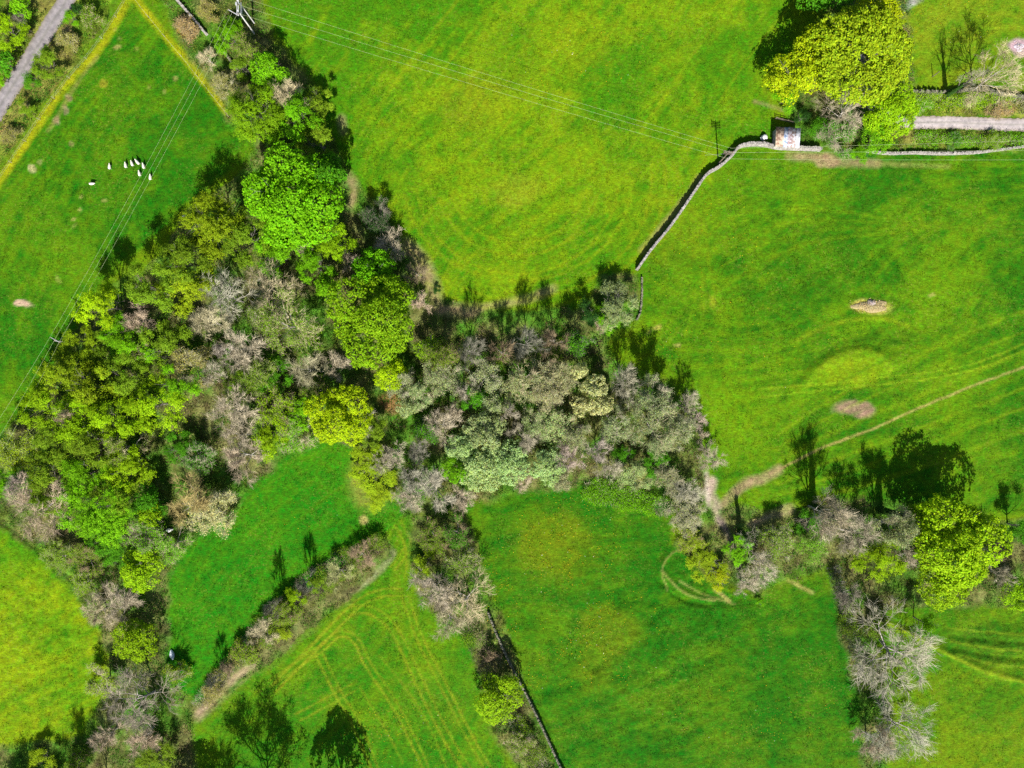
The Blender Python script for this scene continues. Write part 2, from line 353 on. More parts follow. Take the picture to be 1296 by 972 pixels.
def build_ground():
    fx = np.arange(-134, 134.01, .4); fy = np.arange(-106, 106.01, .4)
    ext = np.array([145, 165, 195, 240, 320, 480, 800, 1500, 4000.])
    xs = np.concatenate([-ext[::-1], fx, ext]); ys = np.concatenate([-ext[::-1]+28, fy, ext-28])
    X, Y = np.meshgrid(xs, ys); U = CU+X/S; V = CV-Y/S
    c, wood = ground_colour(U, V)
    near = np.clip((3000-np.hypot(X, Y))/2000, 0, 1)
    tuft = np.zeros(U.shape)
    for (u, v, ru, rv, s) in ((900,745,90,50,1.0),(830,830,190,150,.75),(1260,820,80,40,.7),(60,800,110,130,.85),(1040,350,260,150,.3),(1100,420,110,50,.5),(700,870,60,110,.5)):
        tuft = np.maximum(tuft, s*np.clip(1.3-np.hypot((U-u)/ru, (V-v)/rv), 0, 1))
    Z = (fbm(X, Y, 2.2, 90, 3, .6)-.5)*(.16+.75*tuft) + (fbm(X, Y, 9, 95, 2)-.5)*(.25+.5*tuft) + wood*(fbm(X, Y, 3, 97, 3)-.5)*.5
    Z += ditch(U, V)
    roadm = np.minimum(pdist(U, V, ROAD_L, 60)/14, pdist(U, V, ROAD_R, 60)/11)
    Z = Z*np.clip((roadm-.9)*2, 0, 1) - .06
    Z = np.clip(Z, -.7, .6)*near
    ny, nx = X.shape
    idx = np.arange(nx*ny).reshape(ny, nx)
    F = np.stack([idx[:-1,:-1], idx[:-1,1:], idx[1:,1:], idx[1:,:-1]], -1).reshape(-1, 4)
    me = mesh_np('ground', np.stack([X, Y, Z], -1).reshape(-1, 3), F, [ground_mat()], True, c.reshape(-1, 3))
    return tag(obj('ground', me), kind='structure')

def ground_mat():
    m, nt, out = new_mat('turf and soil'); L = nt.links.new
    at = N(nt, 'ShaderNodeAttribute', attribute_name='tone'); ge = N(nt, 'ShaderNodeNewGeometry')
    def nz(scale, detail=4, rough=.6):
        n = N(nt, 'ShaderNodeTexNoise'); n.inputs['Scale'].default_value = scale; n.inputs['Detail'].default_value = detail; n.inputs['Roughness'].default_value = rough
        L(ge.outputs['Position'], n.inputs['Vector']); return n.outputs['Fac']
    def mapr(x, a, b, lo=.3, hi=.7):
        r = N(nt, 'ShaderNodeMapRange'); r.inputs[1].default_value = lo; r.inputs[2].default_value = hi; r.inputs[3].default_value = a; r.inputs[4].default_value = b
        L(x, r.inputs[0]); return r.outputs[0]
    # hue drift between lush and dry blades at several scales
    h = N(nt, 'ShaderNodeHueSaturation'); L(at.outputs['Color'], h.inputs['Color'])
    L(mapr(nz(.55, 5), .477, .520), h.inputs['Hue'])
    mp = N(nt, 'ShaderNodeMapping'); mp.inputs['Rotation'].default_value = (0, 0, .6); mp.inputs['Scale'].default_value = (.9, 3.4, 1); L(ge.outputs['Position'], mp.inputs['Vector'])
    ns = N(nt, 'ShaderNodeTexNoise'); ns.inputs['Scale'].default_value = .8; ns.inputs['Detail'].default_value = 4; ns.inputs['Roughness'].default_value = .7; L(mp.outputs[0], ns.inputs['Vector'])
    v1 = mapr(nz(1.1, 6, .78), .58, 1.44); v2 = mapr(ns.outputs['Fac'], .74, 1.28); v3 = mapr(nz(4.0, 3, .65), .74, 1.28)
    a = N(nt, 'ShaderNodeMath', operation='MULTIPLY'); L(v1, a.inputs[0]); L(v2, a.inputs[1])
    b = N(nt, 'ShaderNodeMath', operation='MULTIPLY'); L(a.outputs[0], b.inputs[0]); L(v3, b.inputs[1])
    L(b.outputs[0], h.inputs['Value'])
    # dry blades and seed heads in small flecks
    fl = N(nt, 'ShaderNodeMix', data_type='RGBA'); L(h.outputs['Color'], fl.inputs[6]); fl.inputs[7].default_value = (.20, .19, .035, 1)
    f1 = mapr(nz(2.3, 4, .7), 0, .55, .56, .68); f2 = mapr(nz(.09, 3), .1, 1, .42, .6)
    fm = N(nt, 'ShaderNodeMath', operation='MULTIPLY'); L(f1, fm.inputs[0]); L(f2, fm.inputs[1]); L(fm.outputs[0], fl.inputs[0])
    p = N(nt, 'ShaderNodeBsdfPrincipled'); p.inputs['Roughness'].default_value = .95; p.inputs['Specular IOR Level'].default_value = .08
    L(fl.outputs[2], p.inputs['Base Color'])
    bp = N(nt, 'ShaderNodeBump'); bp.inputs['Strength'].default_value = .7; bp.inputs['Distance'].default_value = .22
    L(nz(2.6, 5, .7), bp.inputs['Height']); L(bp.outputs['Normal'], p.inputs['Normal'])
    L(p.outputs['BSDF'], out.inputs['Surface'])
    return m

ROAD_L = smooth_line([(130,-90),(84,0),(68,25),(53,50),(37,76),(21,101),(4,128),(-16,160),(-70,245)])
ROAD_R = smooth_line([(1085,60),(1092,100),(1110,140),(1150,154),(1200,155),(1250,157),(1296,158),(1340,158),(1450,152)])
# ------------------------------------------------------------------ trees
def unit(v): return v/np.maximum(np.linalg.norm(v, axis=-1, keepdims=True), 1e-9)
def prisms(P0, P1, R0, R1, tone, n=3):
    P0, P1 = np.asarray(P0), np.asarray(P1); d = unit(P1-P0)
    ref = np.where(np.abs(d[:, 2:3]) < .9, np.array([[0, 0, 1.]]), np.array([[1., 0, 0]]))
    a = unit(np.cross(d, ref)); b = np.cross(d, a)
    vs = []
    for Q, R in ((P0, R0), (P1, R1)):
        for i in range(n):
            t = 2*math.pi*i/n; vs.append(Q + (a*math.cos(t)+b*math.sin(t))*np.asarray(R)[:, None])
    V = np.stack(vs, 1); m = len(P0)
    f = np.array([[i, (i+1) % n, n+(i+1) % n, n+i] for i in range(n)])
    F = (np.arange(m)[:, None, None]*(2*n) + f[None]).reshape(-1, 4)
    return V.reshape(-1, 3), F, np.repeat(np.asarray(tone), 2*n)
def leaves(C, Nn, size, r, aspect=.62, tone=None):
    m = len(C); q = unit(r.normal(size=(m, 3))); a = unit(np.cross(Nn, q)); b = np.cross(Nn, a)
    s = size[:, None]
    V = np.stack([C-a*s, C-b*s*aspect, C+a*s, C+b*s*aspect], 1).reshape(-1, 3)
    F = np.arange(m*4).reshape(-1, 4)
    if tone is None: tone = r.uniform(.72, 1.3, m)
    warm = r.normal(0, .09, m)
    T = np.stack([tone*(1+warm), tone, tone*(1+r.normal(0, .2, m))], 1)
    return V, F, np.repeat(np.clip(T, .2, 2), 4, 0)
def join(parts):
    vs, fs, ts, b = [], [], [], 0
    for v, f, t in parts:
        vs.append(v); fs.append(f+b); ts.append(t if t.ndim == 2 else np.stack([t]*3, 1)); b += len(v)
    return np.concatenate(vs), np.concatenate(fs), np.concatenate(ts)

def skeleton(seed, R, h, limbs=8, kids=(6, 6, 4), trunk=.3, spread=1.0, droop=0.0, lean=.15):
    """branches by level: list of (p0,p1,r0,r1) grown from one trunk, fitted to crown radius R and height h"""
    r = random.Random(seed); lev = {0: [], 1: [], 2: [], 3: [], 4: []}; tips = []
    def rv(s): return Vector((r.gauss(0, s), r.gauss(0, s), r.gauss(0, s)))
    def branch(p, d, ln, level, rad):
        n = (5, 4, 3, 2, 2)[level]; pts = [p.copy()]
        for i in range(n):
            d = (d + rv((.05, .13, .13, .14, .16)[level]) + Vector((0, 0, (.06, .10, .05, .02, .0)[level]-droop))).normalized()
            q = pts[-1] + d*(ln/n); pts.append(q)
            lev[level].append((pts[-2], q, rad*(1-.75*i/n), rad*(1-.75*(i+1)/n)))
        if level >= len(kids)+1: tips.append((pts[-1], d)); return
        k = limbs if level == 0 else kids[level-1]
        for j in range(k):
            t = (.35+.65*(j+r.random())/k) if level else (trunk + (1-trunk)*(j+r.random()*.8)/k)
            f = min(t, .999)*n; i = int(f); q = pts[i].lerp(pts[i+1], f-i)
            dd = (pts[i+1]-pts[i]).normalized()
            side = dd.orthogonal().normalized(); az = (2.4*j + r.uniform(-.5, .5)) if level == 0 else r.uniform(0, 6.283)
            from mathutils import Quaternion
            side = Quaternion(dd, az) @ side
            ang = math.radians(r.uniform(38, 68) if level == 0 else r.uniform(20, 46))
            if level == 0: ang *= (1.15-.5*t)*spread
            nd = dd*math.cos(ang)+side*math.sin(ang)
            L = ln*(r.uniform(.62, .9)*(1.12-.45*t) if level == 0 else r.uniform(.42, .68)*(1.1-.35*t))
            branch(q, nd, L, level+1, rad*(.5 if level else .55)*(1-.4*t))
    branch(Vector((0, 0, 0)), Vector((r.gauss(0, lean), r.gauss(0, lean), 1)).normalized(), 1.0, 0, 1.0)
    A = np.array([[*s[1]] for l in lev.values() for s in l])
    mid = (A[:, :2].max(0)+A[:, :2].min(0))/2*.8
    sr = R/np.percentile(np.hypot(A[:, 0]-mid[0], A[:, 1]-mid[1]), 97); sz = h/np.percentile(A[:, 2], 99.5)
    def fit(p): q = np.array(p); q[..., 2] *= sz; w = np.clip(q[..., 2:3]/(.5*h), 0, 1); q[..., :2] = (q[..., :2]-mid*w)*sr; return q
    out = {}
    for l, ss in lev.items():
        if ss: out[l] = (fit([list(s[0]) for s in ss]), fit([list(s[1]) for s in ss]), np.array([s[2] for s in ss]), np.array([s[3] for s in ss]))
    tp = fit([list(t[0]) for t in tips]); td = unit(np.array([list(t[1]) for t in tips])*np.array([sr, sr, sz]))
    return out, tp, td

def trunk_mesh(name, sk, h, levels=(0, 1), k=1.0, mat=None):
    parts = []
    for l in levels:
        p0, p1, r0, r1 = sk[l]
        base = k*(.020*h+.05)
        if l == 0: p0 = p0.copy(); p0[0, 2] = -.5
        parts.append(prisms(p0, p1, np.maximum(r0*base, .025), np.maximum(r1*base, .02), np.ones(len(p0)), 6 if l == 0 else 4))
    v, f, t = join(parts)
    return mesh_np(name, v, f, [mat or M_BARK], True)
def twig_mesh(name, seed, sk, tips, tdir, h, levels=(2, 3, 4), wid=.032, sprays=5, slen=.75):
    r = np.random.default_rng(seed); parts = []
    for l in levels:
        if l not in sk: continue
        p0, p1, r0, r1 = sk[l]; base = .020*h+.05
        parts.append(prisms(p0, p1, np.maximum(r0*base, wid*.8), np.maximum(r1*base, wid*.55), r.uniform(.62, 1.25, len(p0)), 3))
    p = np.repeat(tips, sprays, 0); d = np.repeat(tdir, sprays, 0)
    p = p - d*r.uniform(0, .9, (len(p), 1)); d = unit(d + r.normal(0, .26, p.shape) + np.array([0, 0, .12]))
    q = p + d*r.uniform(.5, 1.25, (len(p), 1))*slen
    parts.append(prisms(p, q, np.full(len(p), wid*.62), np.full(len(p), wid*.25), r.uniform(.7, 1.4, len(p)), 3))
    v, f, t = join(parts)
    return mesh_np(name, v, f, [M_TWIG], False, t)
def lobes_of(r, R, hh, n, lo=.28, hi=.52, reach=.72):
    out = []
    for i in range(n):
        a = 2*math.pi*(i+r.uniform(-.3, .3))/max(n-2, 1); rad = 0 if i == n-1 else r.uniform(.75, 1)*reach
        if i >= n-3: rad *= .45
        z = r.uniform(-.35, .2) if i < n-3 else r.uniform(.15, .5)
        out.append((np.array([math.cos(a)*rad*R, math.sin(a)*rad*R, z*hh]), r.uniform(lo, hi)))
    return out
def leafy_mesh(name, seed, R, hh, zc, nl, ncl, per, ls, clr):
    r = np.random.default_rng(seed); lob = lobes_of(r, R, hh, nl); sc = np.array([R, R, hh])
    C = np.array([l[0] for l in lob]); rad = np.array([l[1] for l in lob])
    k = r.integers(0, nl, ncl*4); d = unit(r.normal(size=(len(k), 3))); d[:, 2] = np.where(d[:, 2] < -.45, -d[:, 2], d[:, 2])
    wob = 1 + .16*np.sin(d[:, 0]*7+k)*np.cos(d[:, 1]*6+2*k)
    p = C[k] + d*rad[k][:, None]*sc*(wob*r.uniform(.86, 1.06, len(k)))[:, None]
    q = np.linalg.norm((p[:, None]-C[None])/(rad[None, :, None]*sc), axis=2); q[np.arange(len(k)), k] = 9
    ok = (q > .80).all(1); p, d = p[ok][:ncl], d[ok][:ncl]
    inn = r.uniform(0, 1, len(p)) < .15; p[inn] *= r.uniform(.6, .85, (inn.sum(), 1))
    n = unit(d/np.array([1, 1, hh/R]) + np.array([0, 0, .55]))
    m = len(p); cs = r.uniform(.7, 1.25, m)*clr
    cp = np.repeat(p, per, 0); cn = np.repeat(n, per, 0); cr = np.repeat(cs, per)
    off = r.normal(0, .55, cp.shape)*cr[:, None]; off -= cn*(off*cn).sum(1)[:, None]*.55
    off -= cn*((off**2).sum(1)/(cr*2.2+1e-6))[:, None]*.45
    nn = unit(cn + r.normal(0, .5, cp.shape) + off*.25)
    tone = np.repeat(r.uniform(.82, 1.18, m), per)*r.uniform(.75, 1.25, m*per)
    v, f, t = leaves(cp+off+np.array([0, 0, zc]), nn, r.uniform(.7, 1.3, len(cp))*ls, r, .66, tone)
    return mesh_np(name, v, f, [M_LEAF], False, t)
def feather_mesh(name, seed, R, hh, zc, nl, nsp, per, ls):
    r = np.random.default_rng(seed); lob = lobes_of(r, R, hh, nl, .32, .52, .78); sc = np.array([R, R, hh])
    C = np.array([l[0] for l in lob]); rad = np.array([l[1] for l in lob])
    k = r.integers(0, nl, nsp); d = unit(r.normal(size=(nsp, 3))+np.array([0, 0, .35])); d[:, 2] = np.where(d[:, 2] < -.35, -d[:, 2], d[:, 2])
    out = unit(C[k]*np.array([1, 1, .3])/sc + 1e-6)
    d = unit(d + .45*out)
    ln = rad[k]*r.uniform(.75, 1.2, nsp)*(1+.2*np.sin(d[:, 0]*8+k*1.7))
    a = C[k] + d*sc*(ln*.25)[:, None]; b = C[k] + d*sc*ln[:, None]
    t = r.uniform(0, 1, (nsp, per))**.7
    p = a[:, None]*(1-t[..., None]) + b[:, None]*t[..., None]
    wid = (.12+.30*np.sin(np.clip(t, 0, 1)*2.6))*.55
    p = p + r.normal(0, 1, p.shape)*wid[..., None]
    p = p.reshape(-1, 3); m = len(p)
    n = unit(np.repeat(d, per, 0)*.7 + r.normal(0, .42, (m, 3)) + np.array([0, -.1, .6]))
    tone = np.repeat(r.uniform(.8, 1.15, nsp)*r.uniform(.82, 1.14, nl)[k], per)*r.uniform(.75, 1.25, m)
    v, f, tt = leaves(p+np.array([0, 0, zc]), n, r.uniform(.6, 1.35, m)*ls, r, .6, tone)
    return mesh_np(name, v, f, [M_LEAF], False, tt)
def sparse_leaf_mesh(name, seed, tips, tdir, per, ls, frac=.6):
    r = np.random.default_rng(seed); keep = r.uniform(0, 1, len(tips)) < frac
    keep &= (vnoise(tips[:, 0], tips[:, 1], 1.6, seed) + .3*vnoise(tips[:, 2], tips[:, 0], 1.3, seed+1)) > .34
    p = np.repeat(tips[keep], per, 0); p = p + r.normal(0, .34, p.shape); m = len(p)
    n = unit(r.normal(0, .7, (m, 3)) + np.array([0, 0, .6]))
    v, f, t = leaves(p, n, r.uniform(.6, 1.35, m)*ls, r, .6)
    return mesh_np(name, v, f, [M_LEAF], False, t)

PROTO = {}
def proto(kind, size, var):
    key = (kind, size, var)
    if key in PROTO: return PROTO[key]
    R = {'b': 8.5, 'm': 4.8, 's': 2.8}[size]; h = {'b': 16., 'm': 11., 's': 6.5}[size]
    seed = hash_seed(kind, size, var); tw = {'b': (6, 5, 3), 'm': (6, 5, 3), 's': (5, 4, 3)}[size]
    res = {'R': R, 'h': h}
    if kind in 'LF':
        sk, tp, td = skeleton(seed, R*.86, h*.93, 8, (5, 5), .28)
        res['trunk'] = trunk_mesh('trunk', sk, h, (0, 1, 2))
        zc, hh = h*.60, h*.40
        if kind == 'L':
            nl, ncl, per, ls, clr = {'b': (14, 1500, 12, .22, .60), 'm': (10, 560, 12, .17, .48), 's': (8, 250, 12, .14, .38)}[size]
            res['crown'] = leafy_mesh('crown', seed+1, R, hh, zc, nl, ncl, per, ls, clr)
        else:
            nl, nsp, per, ls = {'b': (11, 760, 46, .135), 'm': (8, 320, 46, .112), 's': (6, 140, 40, .095)}[size]
            res['crown'] = feather_mesh('crown', seed+1, R, hh, zc, nl, nsp, per, ls)
    else:
        limbs = {'b': 10, 'm': 9, 's': 9}[size]
        sk, tp, td = skeleton(seed, R*.95, h*.96, limbs, tw, .16 if size == 's' else .22, 1.1 if kind == 'M' else 1.0)
        res['trunk'] = trunk_mesh('trunk', sk, h, (0, 1), .8, M_PALEBARK)
        wid = {'b': .030, 'm': .024, 's': .020}[size]
        nm = 'crown' if kind == 'B' else 'branches'
        res[nm] = twig_mesh(nm, seed+1, sk, tp, td, h, (2, 3, 4), wid, {'b': 3, 'm': 4, 's': 4}[size], {'b': 1.3, 'm': 1.0, 's': .75}[size])
        if kind == 'M': res['crown'] = sparse_leaf_mesh('crown', seed+2, tp, td, {'b': 10, 'm': 9, 's': 9}[size], {'b': .15, 'm': .13, 's': .115}[size], .95)
    PROTO[key] = res
    return res
def hash_seed(*a): return sum(ord(ch)*(i*37+11) for i, ch in enumerate(''.join(map(str, a))))

TINT = {  # leaf or twig albedo
 'lime': (.140,.350,.004), 'spring': (.190,.345,.005), 'bright': (.122,.335,.003), 'yellow': (.320,.470,.004), 'olive': (.155,.265,.010), 'gold': (.330,.410,.004), 'green': (.070,.235,.006), 'ylime': (.230,.400,.004),
 'dark': (.025,.080,.010), 'pale': (.31,.42,.14), 'cream': (.47,.48,.19), 'ochre': (.26,.26,.06), 'sage': (.25,.315,.115), 'mustard': (.230,.340,.007),
 'grey': (.33,.305,.235), 'pink': (.38,.315,.24), 'beige': (.37,.335,.22), 'taupe': (.25,.222,.185), 'white': (.335,.31,.25), 'purple': (.33,.285,.255), 'brown': (.22,.17,.11), 'smoke': (.18,.17,.14), 'moss': (.27,.29,.13), 'amber': (.36,.28,.12)}
WORDS = {'L': ('broadleaf_tree', 'leafy_bush'), 'F': ('budding_tree', 'budding_bush'), 'B': ('bare_tree', 'bare_bush'), 'M': ('half_bare_tree', 'half_bare_bush')}
NTREE = 0
def plant(T, u, v, rpx, h, leaf, twig, label):
    global NTREE
    NTREE += 1; r = random.Random(NTREE*77+5)
    hc = h*(.62 if T in 'LF' else .70)
    x, y = P(u, v, hc); R = rpx*S*(H-hc)/H*{'L': 1.0, 'F': 1.10, 'B': 1.04, 'M': 1.12}[T]
    size = 'b' if R > 6.3 else ('m' if R > 3.3 else 's')
    nv = {'b': 3, 'm': 4, 's': 3}[size]
    pr = proto(T, size, NTREE % nv)
    s = R/pr['R']; sz = h/pr['h']
    bush = h < 5.0
    name = WORDS[T][1 if bush else 0]
    t = empty(name, (x, y, 0), r.uniform(0, 6.283)); t.scale = (s, s, sz)
    tag(t, label, 'bush' if bush else 'tree', {'L': 'trees and bushes in full leaf', 'F': 'trees and bushes just coming into leaf', 'B': 'leafless grey trees and bushes', 'M': 'half bare trees with thin new leaf'}[T])
    for part in ('trunk', 'branches', 'crown'):
        if part not in pr: continue
        o = obj({'trunk': 'stem'}.get(part, part) if bush else part, pr[part], t)
        c = TINT[leaf] if (part == 'crown' and T != 'B') else TINT[twig or leaf]
        if part != 'crown' or T == 'B': c = (c[0]*1.06, c[1]*1.03, c[2]*.92)
        j = r.uniform(.88, 1.12); o.color = (c[0]*j*r.uniform(.94, 1.06), c[1]*j, c[2]*j, 1)
    return t
# ------------------------------------------------------------------ undergrowth, flowers
def scatter_in(polys, dens):
    out = []
    for poly in polys:
        us = [p[0] for p in poly]; vs = [p[1] for p in poly]
        n = int((max(us)-min(us))*(max(vs)-min(vs))*S*S*dens)
        U = rng.uniform(min(us), max(us), n); V = rng.uniform(min(vs), max(vs), n)
        k = pip(U+(fbm(U, V, 26, 11)-.5)*18, V+(fbm(U, V, 26, 12)-.5)*18, poly)
        k &= (U > -25) & (U < 1321) & (V > -25) & (V < 1000)
        for l, m in ((ROAD_L, 12.5), (ROAD_R, 9.5)): k &= pdist(U, V, l) > m
        for l, hw, c, s in TRACKS:
            if hw >= 5: k &= pdist(U, V, l) > hw
        out.append((U[k], V[k]))
    return np.concatenate([o[0] for o in out]), np.concatenate([o[1] for o in out])
def undergrowth():
    U, V = scatter_in(WOODS, 2.0)
    keep = fbm(U, V, 14, 33, 3) > .36; U, V = U[keep], V[keep]
    X = (U-CU)*S; Y = -(V-CV)*S; per = 11; m = len(X)
    hgt = .15+.85*np.clip((fbm(U, V, 10, 34, 3)-.35)*2.2, 0, 1)
    kind = fbm(U, V, 24, 35, 3)
    pal = np.where((kind > .60)[:, None], np.array([[.17, .14, .06]]), np.where((kind > .52)[:, None], np.array([[.12, .16, .02]]), np.array([[.05, .15, .008]])))
    pal = pal*rng.uniform(.7, 1.3, (m, 1))
    C = np.repeat(np.stack([X, Y, hgt*rng.uniform(.4, 1, m)], 1), per, 0); C += rng.normal(0, 1, C.shape)*np.array([.38, .38, .14]); C[:, 2] = np.maximum(C[:, 2], .03)
    n = unit(rng.normal(0, .6, C.shape)+np.array([0, 0, .7]))
    v, f, t = leaves(C, n, rng.uniform(.07, .19, len(C)), rng, .55)
    t = t*np.repeat(np.repeat(pal, per, 0), 4, 0)
    me = mesh_np('undergrowth', v, f, [M_LEAF], False, t)
    return tag(obj('undergrowth', me), 'low tangled brambles and weeds under the trees', 'undergrowth', kind='stuff')
def tussocks():
    n = 70000; U = rng.uniform(-15, 1311, n); V = rng.uniform(-15, 987, n)
    k = np.ones(n, bool)
    for poly in WOODS: k &= ~pip(U, V, poly)
    for l, m in ((ROAD_L, 12.5), (ROAD_R, 9.5)): k &= pdist(U, V, l) > m
    for (u, v, ru, rv, col, s) in SPOTS:
        if s >= .9: k &= np.hypot((U-u)/ru, (V-v)/rv) > .9
    w = fbm(U, V, 12, 51, 3)
    for (u, v, ru, rv, s) in ((900,745,90,50,.12),(830,850,190,130,.06),(1260,820,80,40,.1),(60,800,110,130,.06)):
        w = w + s*np.clip(1.3-np.hypot((U-u)/ru, (V-v)/rv), 0, 1)
    k &= w > .50; U, V = U[k], V[k]
    c, wood = ground_colour(U, V); per = 5; m = len(U)
    C = np.repeat(np.stack([(U-CU)*S, -(V-CV)*S, np.full(m, .06)], 1), per, 0); C += rng.normal(0, 1, C.shape)*np.array([.28, .28, .03])
    nn = unit(rng.normal(0, .32, C.shape)+np.array([0, -.1, .8]))
    v, f, t = leaves(C, nn, rng.uniform(.06, .16, len(C)), rng, .4)
    t = t*np.repeat(np.repeat(c*rng.uniform(.75, 1.45, (m, 1)), per, 0), 4, 0)
    me = mesh_np('grass', v, f, [M_LEAF], False, t)
    return tag(obj('grass', me), 'longer grass tussocks dotted over the pastures', 'grass', kind='stuff')
def flowers():
    n = 130000; U = rng.uniform(0, 1296, n); V = rng.uniform(0, 972, n); w = np.zeros(n)
    for (u, v, ru, rv, s) in ((715,690,80,60,1),(640,740,30,70,.7),(760,800,80,60,.8),(665,850,30,60,.5),(740,840,60,40,.7),(1000,440,120,60,.15),(860,290,50,60,.2),(900,300,100,90,.15),(490,930,80,60,.5),
                              (720,70,90,60,.35),(850,440,40,30,.35),(1230,30,70,40,.4),(1160,30,20,30,.5),(250,760,30,60,.12),(400,640,80,50,.1),(950,900,120,60,.2),(560,640,20,20,.3)):
        w = np.maximum(w, s*np.clip(1.25-np.hypot((U-u)/ru, (V-v)/rv), 0, 1))
    k = (rng.uniform(0, 1, n) < w*.8) & (fbm(U, V, 16, 77, 3) > .46)
    U, V = U[k], V[k]; m = len(U)
    C = np.stack([(U-CU)*S, -(V-CV)*S, np.full(m, .16)], 1); nn = unit(rng.normal(0, .4, C.shape)+np.array([0, 0, 1]))
    v, f, t = leaves(C, nn, rng.uniform(.05, .105, m), rng, .9)
    pal = np.where((rng.uniform(0, 1, m) < .94)[:, None], np.array([[.52, .36, .01]]), np.array([[.62, .60, .40]]))
    me = mesh_np('wildflowers', v, f, [M_LEAF], False, t*np.repeat(pal, 4, 0))
    return tag(obj('wildflowers', me), 'yellow dandelions sprinkled through the grass', 'flowers', kind='stuff')

# ------------------------------------------------------------------ roads
def ribbon(name, line, halfw, z, mat, seed=0, jag=.0):
    r = np.random.default_rng(seed); vs = []; fs = []; tn = []
    line = smooth_line(line, 4)
    for i, p in enumerate(line):
        a = line[max(0, i-1)]; b = line[min(len(line)-1, i+1)]; dx, dy = b[0]-a[0], b[1]-a[1]; n = math.hypot(dx, dy)+1e-9
        for s in np.linspace(-1, 1, 9):
            w = halfw*s*(1+(r.normal(0, jag) if abs(s) == 1 else 0))
            x, y = P(p[0]-dy/n*w, p[1]+dx/n*w)
            vs.append((x, y, z - .05*abs(s)**3)); q = abs(s); k = r.uniform(.92, 1.06)
            tn.append((.80*k, .82*k, .76*k) if q < .1 else (1.04*k, 1.03*k, 1.03*k) if q < .7 else (.98*k, .95*k, .90*k) if q < .9 else (.72*k, .70*k, .48*k))
    for i in range(len(line)-1):
        for j in range(8):
            a = i*9+j; fs.append((a, a+1, a+10, a+9))
    me = mesh_np(name, vs, [f[::-1] for f in fs], [mat], True, np.array(tn))
    return tag(obj(name, me), kind='structure')
def road_mat(name, a, b):
    m = simple(name, a, b, .35, .95, .15, lo=.3, hi=.7); nt = m.node_tree; p = next(n for n in nt.nodes if n.type == 'BSDF_PRINCIPLED'); src = p.inputs['Base Color'].links[0].from_socket
    at = N(nt, 'ShaderNodeAttribute', attribute_name='tone'); mx = N(nt, 'ShaderNodeMix', data_type='RGBA', blend_type='MULTIPLY'); mx.inputs[0].default_value = 1
    nt.links.new(src, mx.inputs[6]); nt.links.new(at.outputs['Color'], mx.inputs[7])
    c2, no = noise_mix(nt, .9, (.74, .74, .74), (1.12, 1.1, 1.08), 7, .36, .62); m2 = N(nt, 'ShaderNodeMix', data_type='RGBA', blend_type='MULTIPLY'); m2.inputs[0].default_value = 1
    nt.links.new(mx.outputs[2], m2.inputs[6]); nt.links.new(c2, m2.inputs[7]); nt.links.new(m2.outputs[2], p.inputs['Base Color'])
    return m
M_ROAD = road_mat('worn asphalt', (.165,.148,.15), (.225,.205,.208))
M_LANE = road_mat('pale chipped lane', (.27,.235,.23), (.36,.32,.315))
M_YARD = simple('pale yard gravel', (.36,.31,.31), (.48,.44,.45), 1.5, .95, .3)

# ------------------------------------------------------------------ walls
def stone_wall(line, thick, height, label, mat, seed, missing=0.0):
    random.seed(seed); m = MB(); line = smooth_line(line, 8)
    pts = [Vector((*P(u, v), 0)) for u, v in line]
    step = .42; acc = 0; prev = pts[0]; samples = []
    for a, b in zip(pts[:-1], pts[1:]):
        L = (b-a).length; d = (b-a)/max(L, 1e-6)
        while acc < L:
            samples.append((a+d*acc, d)); acc += step
        acc -= L
    for i, (p, d) in enumerate(samples):
        n = Vector((-d.y, d.x, 0)); rz = math.atan2(d.y, d.x); hh = height*random.uniform(.86, 1.1)
        if random.random() < missing: hh *= random.uniform(.2, .6)
        z = -.25; c = 0
        while z < hh-.12:
            ch = random.uniform(.15, .24); t = thick*(1-.28*max(z, 0)/height)
            for s in (-1, 1):
                q = p + n*(s*t*.25) + d*(random.uniform(-.05, .05)+(.2 if c % 2 else 0))
                m.box((q.x, q.y, z+ch/2), (step*random.uniform(.85, 1.08), t*.5*random.uniform(.9, 1.12), ch), rz+random.uniform(-.08, .08), .02)
            z += ch*.98; c += 1
        for k in range(2):
            q = p + d*(k*step*.5+random.uniform(-.03, .03)) + n*random.uniform(-.07, .07)
            m.box((q.x, q.y, z+.09), (step*random.uniform(.36, .5), thick*random.uniform(.62, .9), random.uniform(.16, .26)), rz+random.uniform(-.25, .25), .035)
    o = m.build('stone_wall', mat)
    return tag(o, label, 'wall', 'dry stone walls')

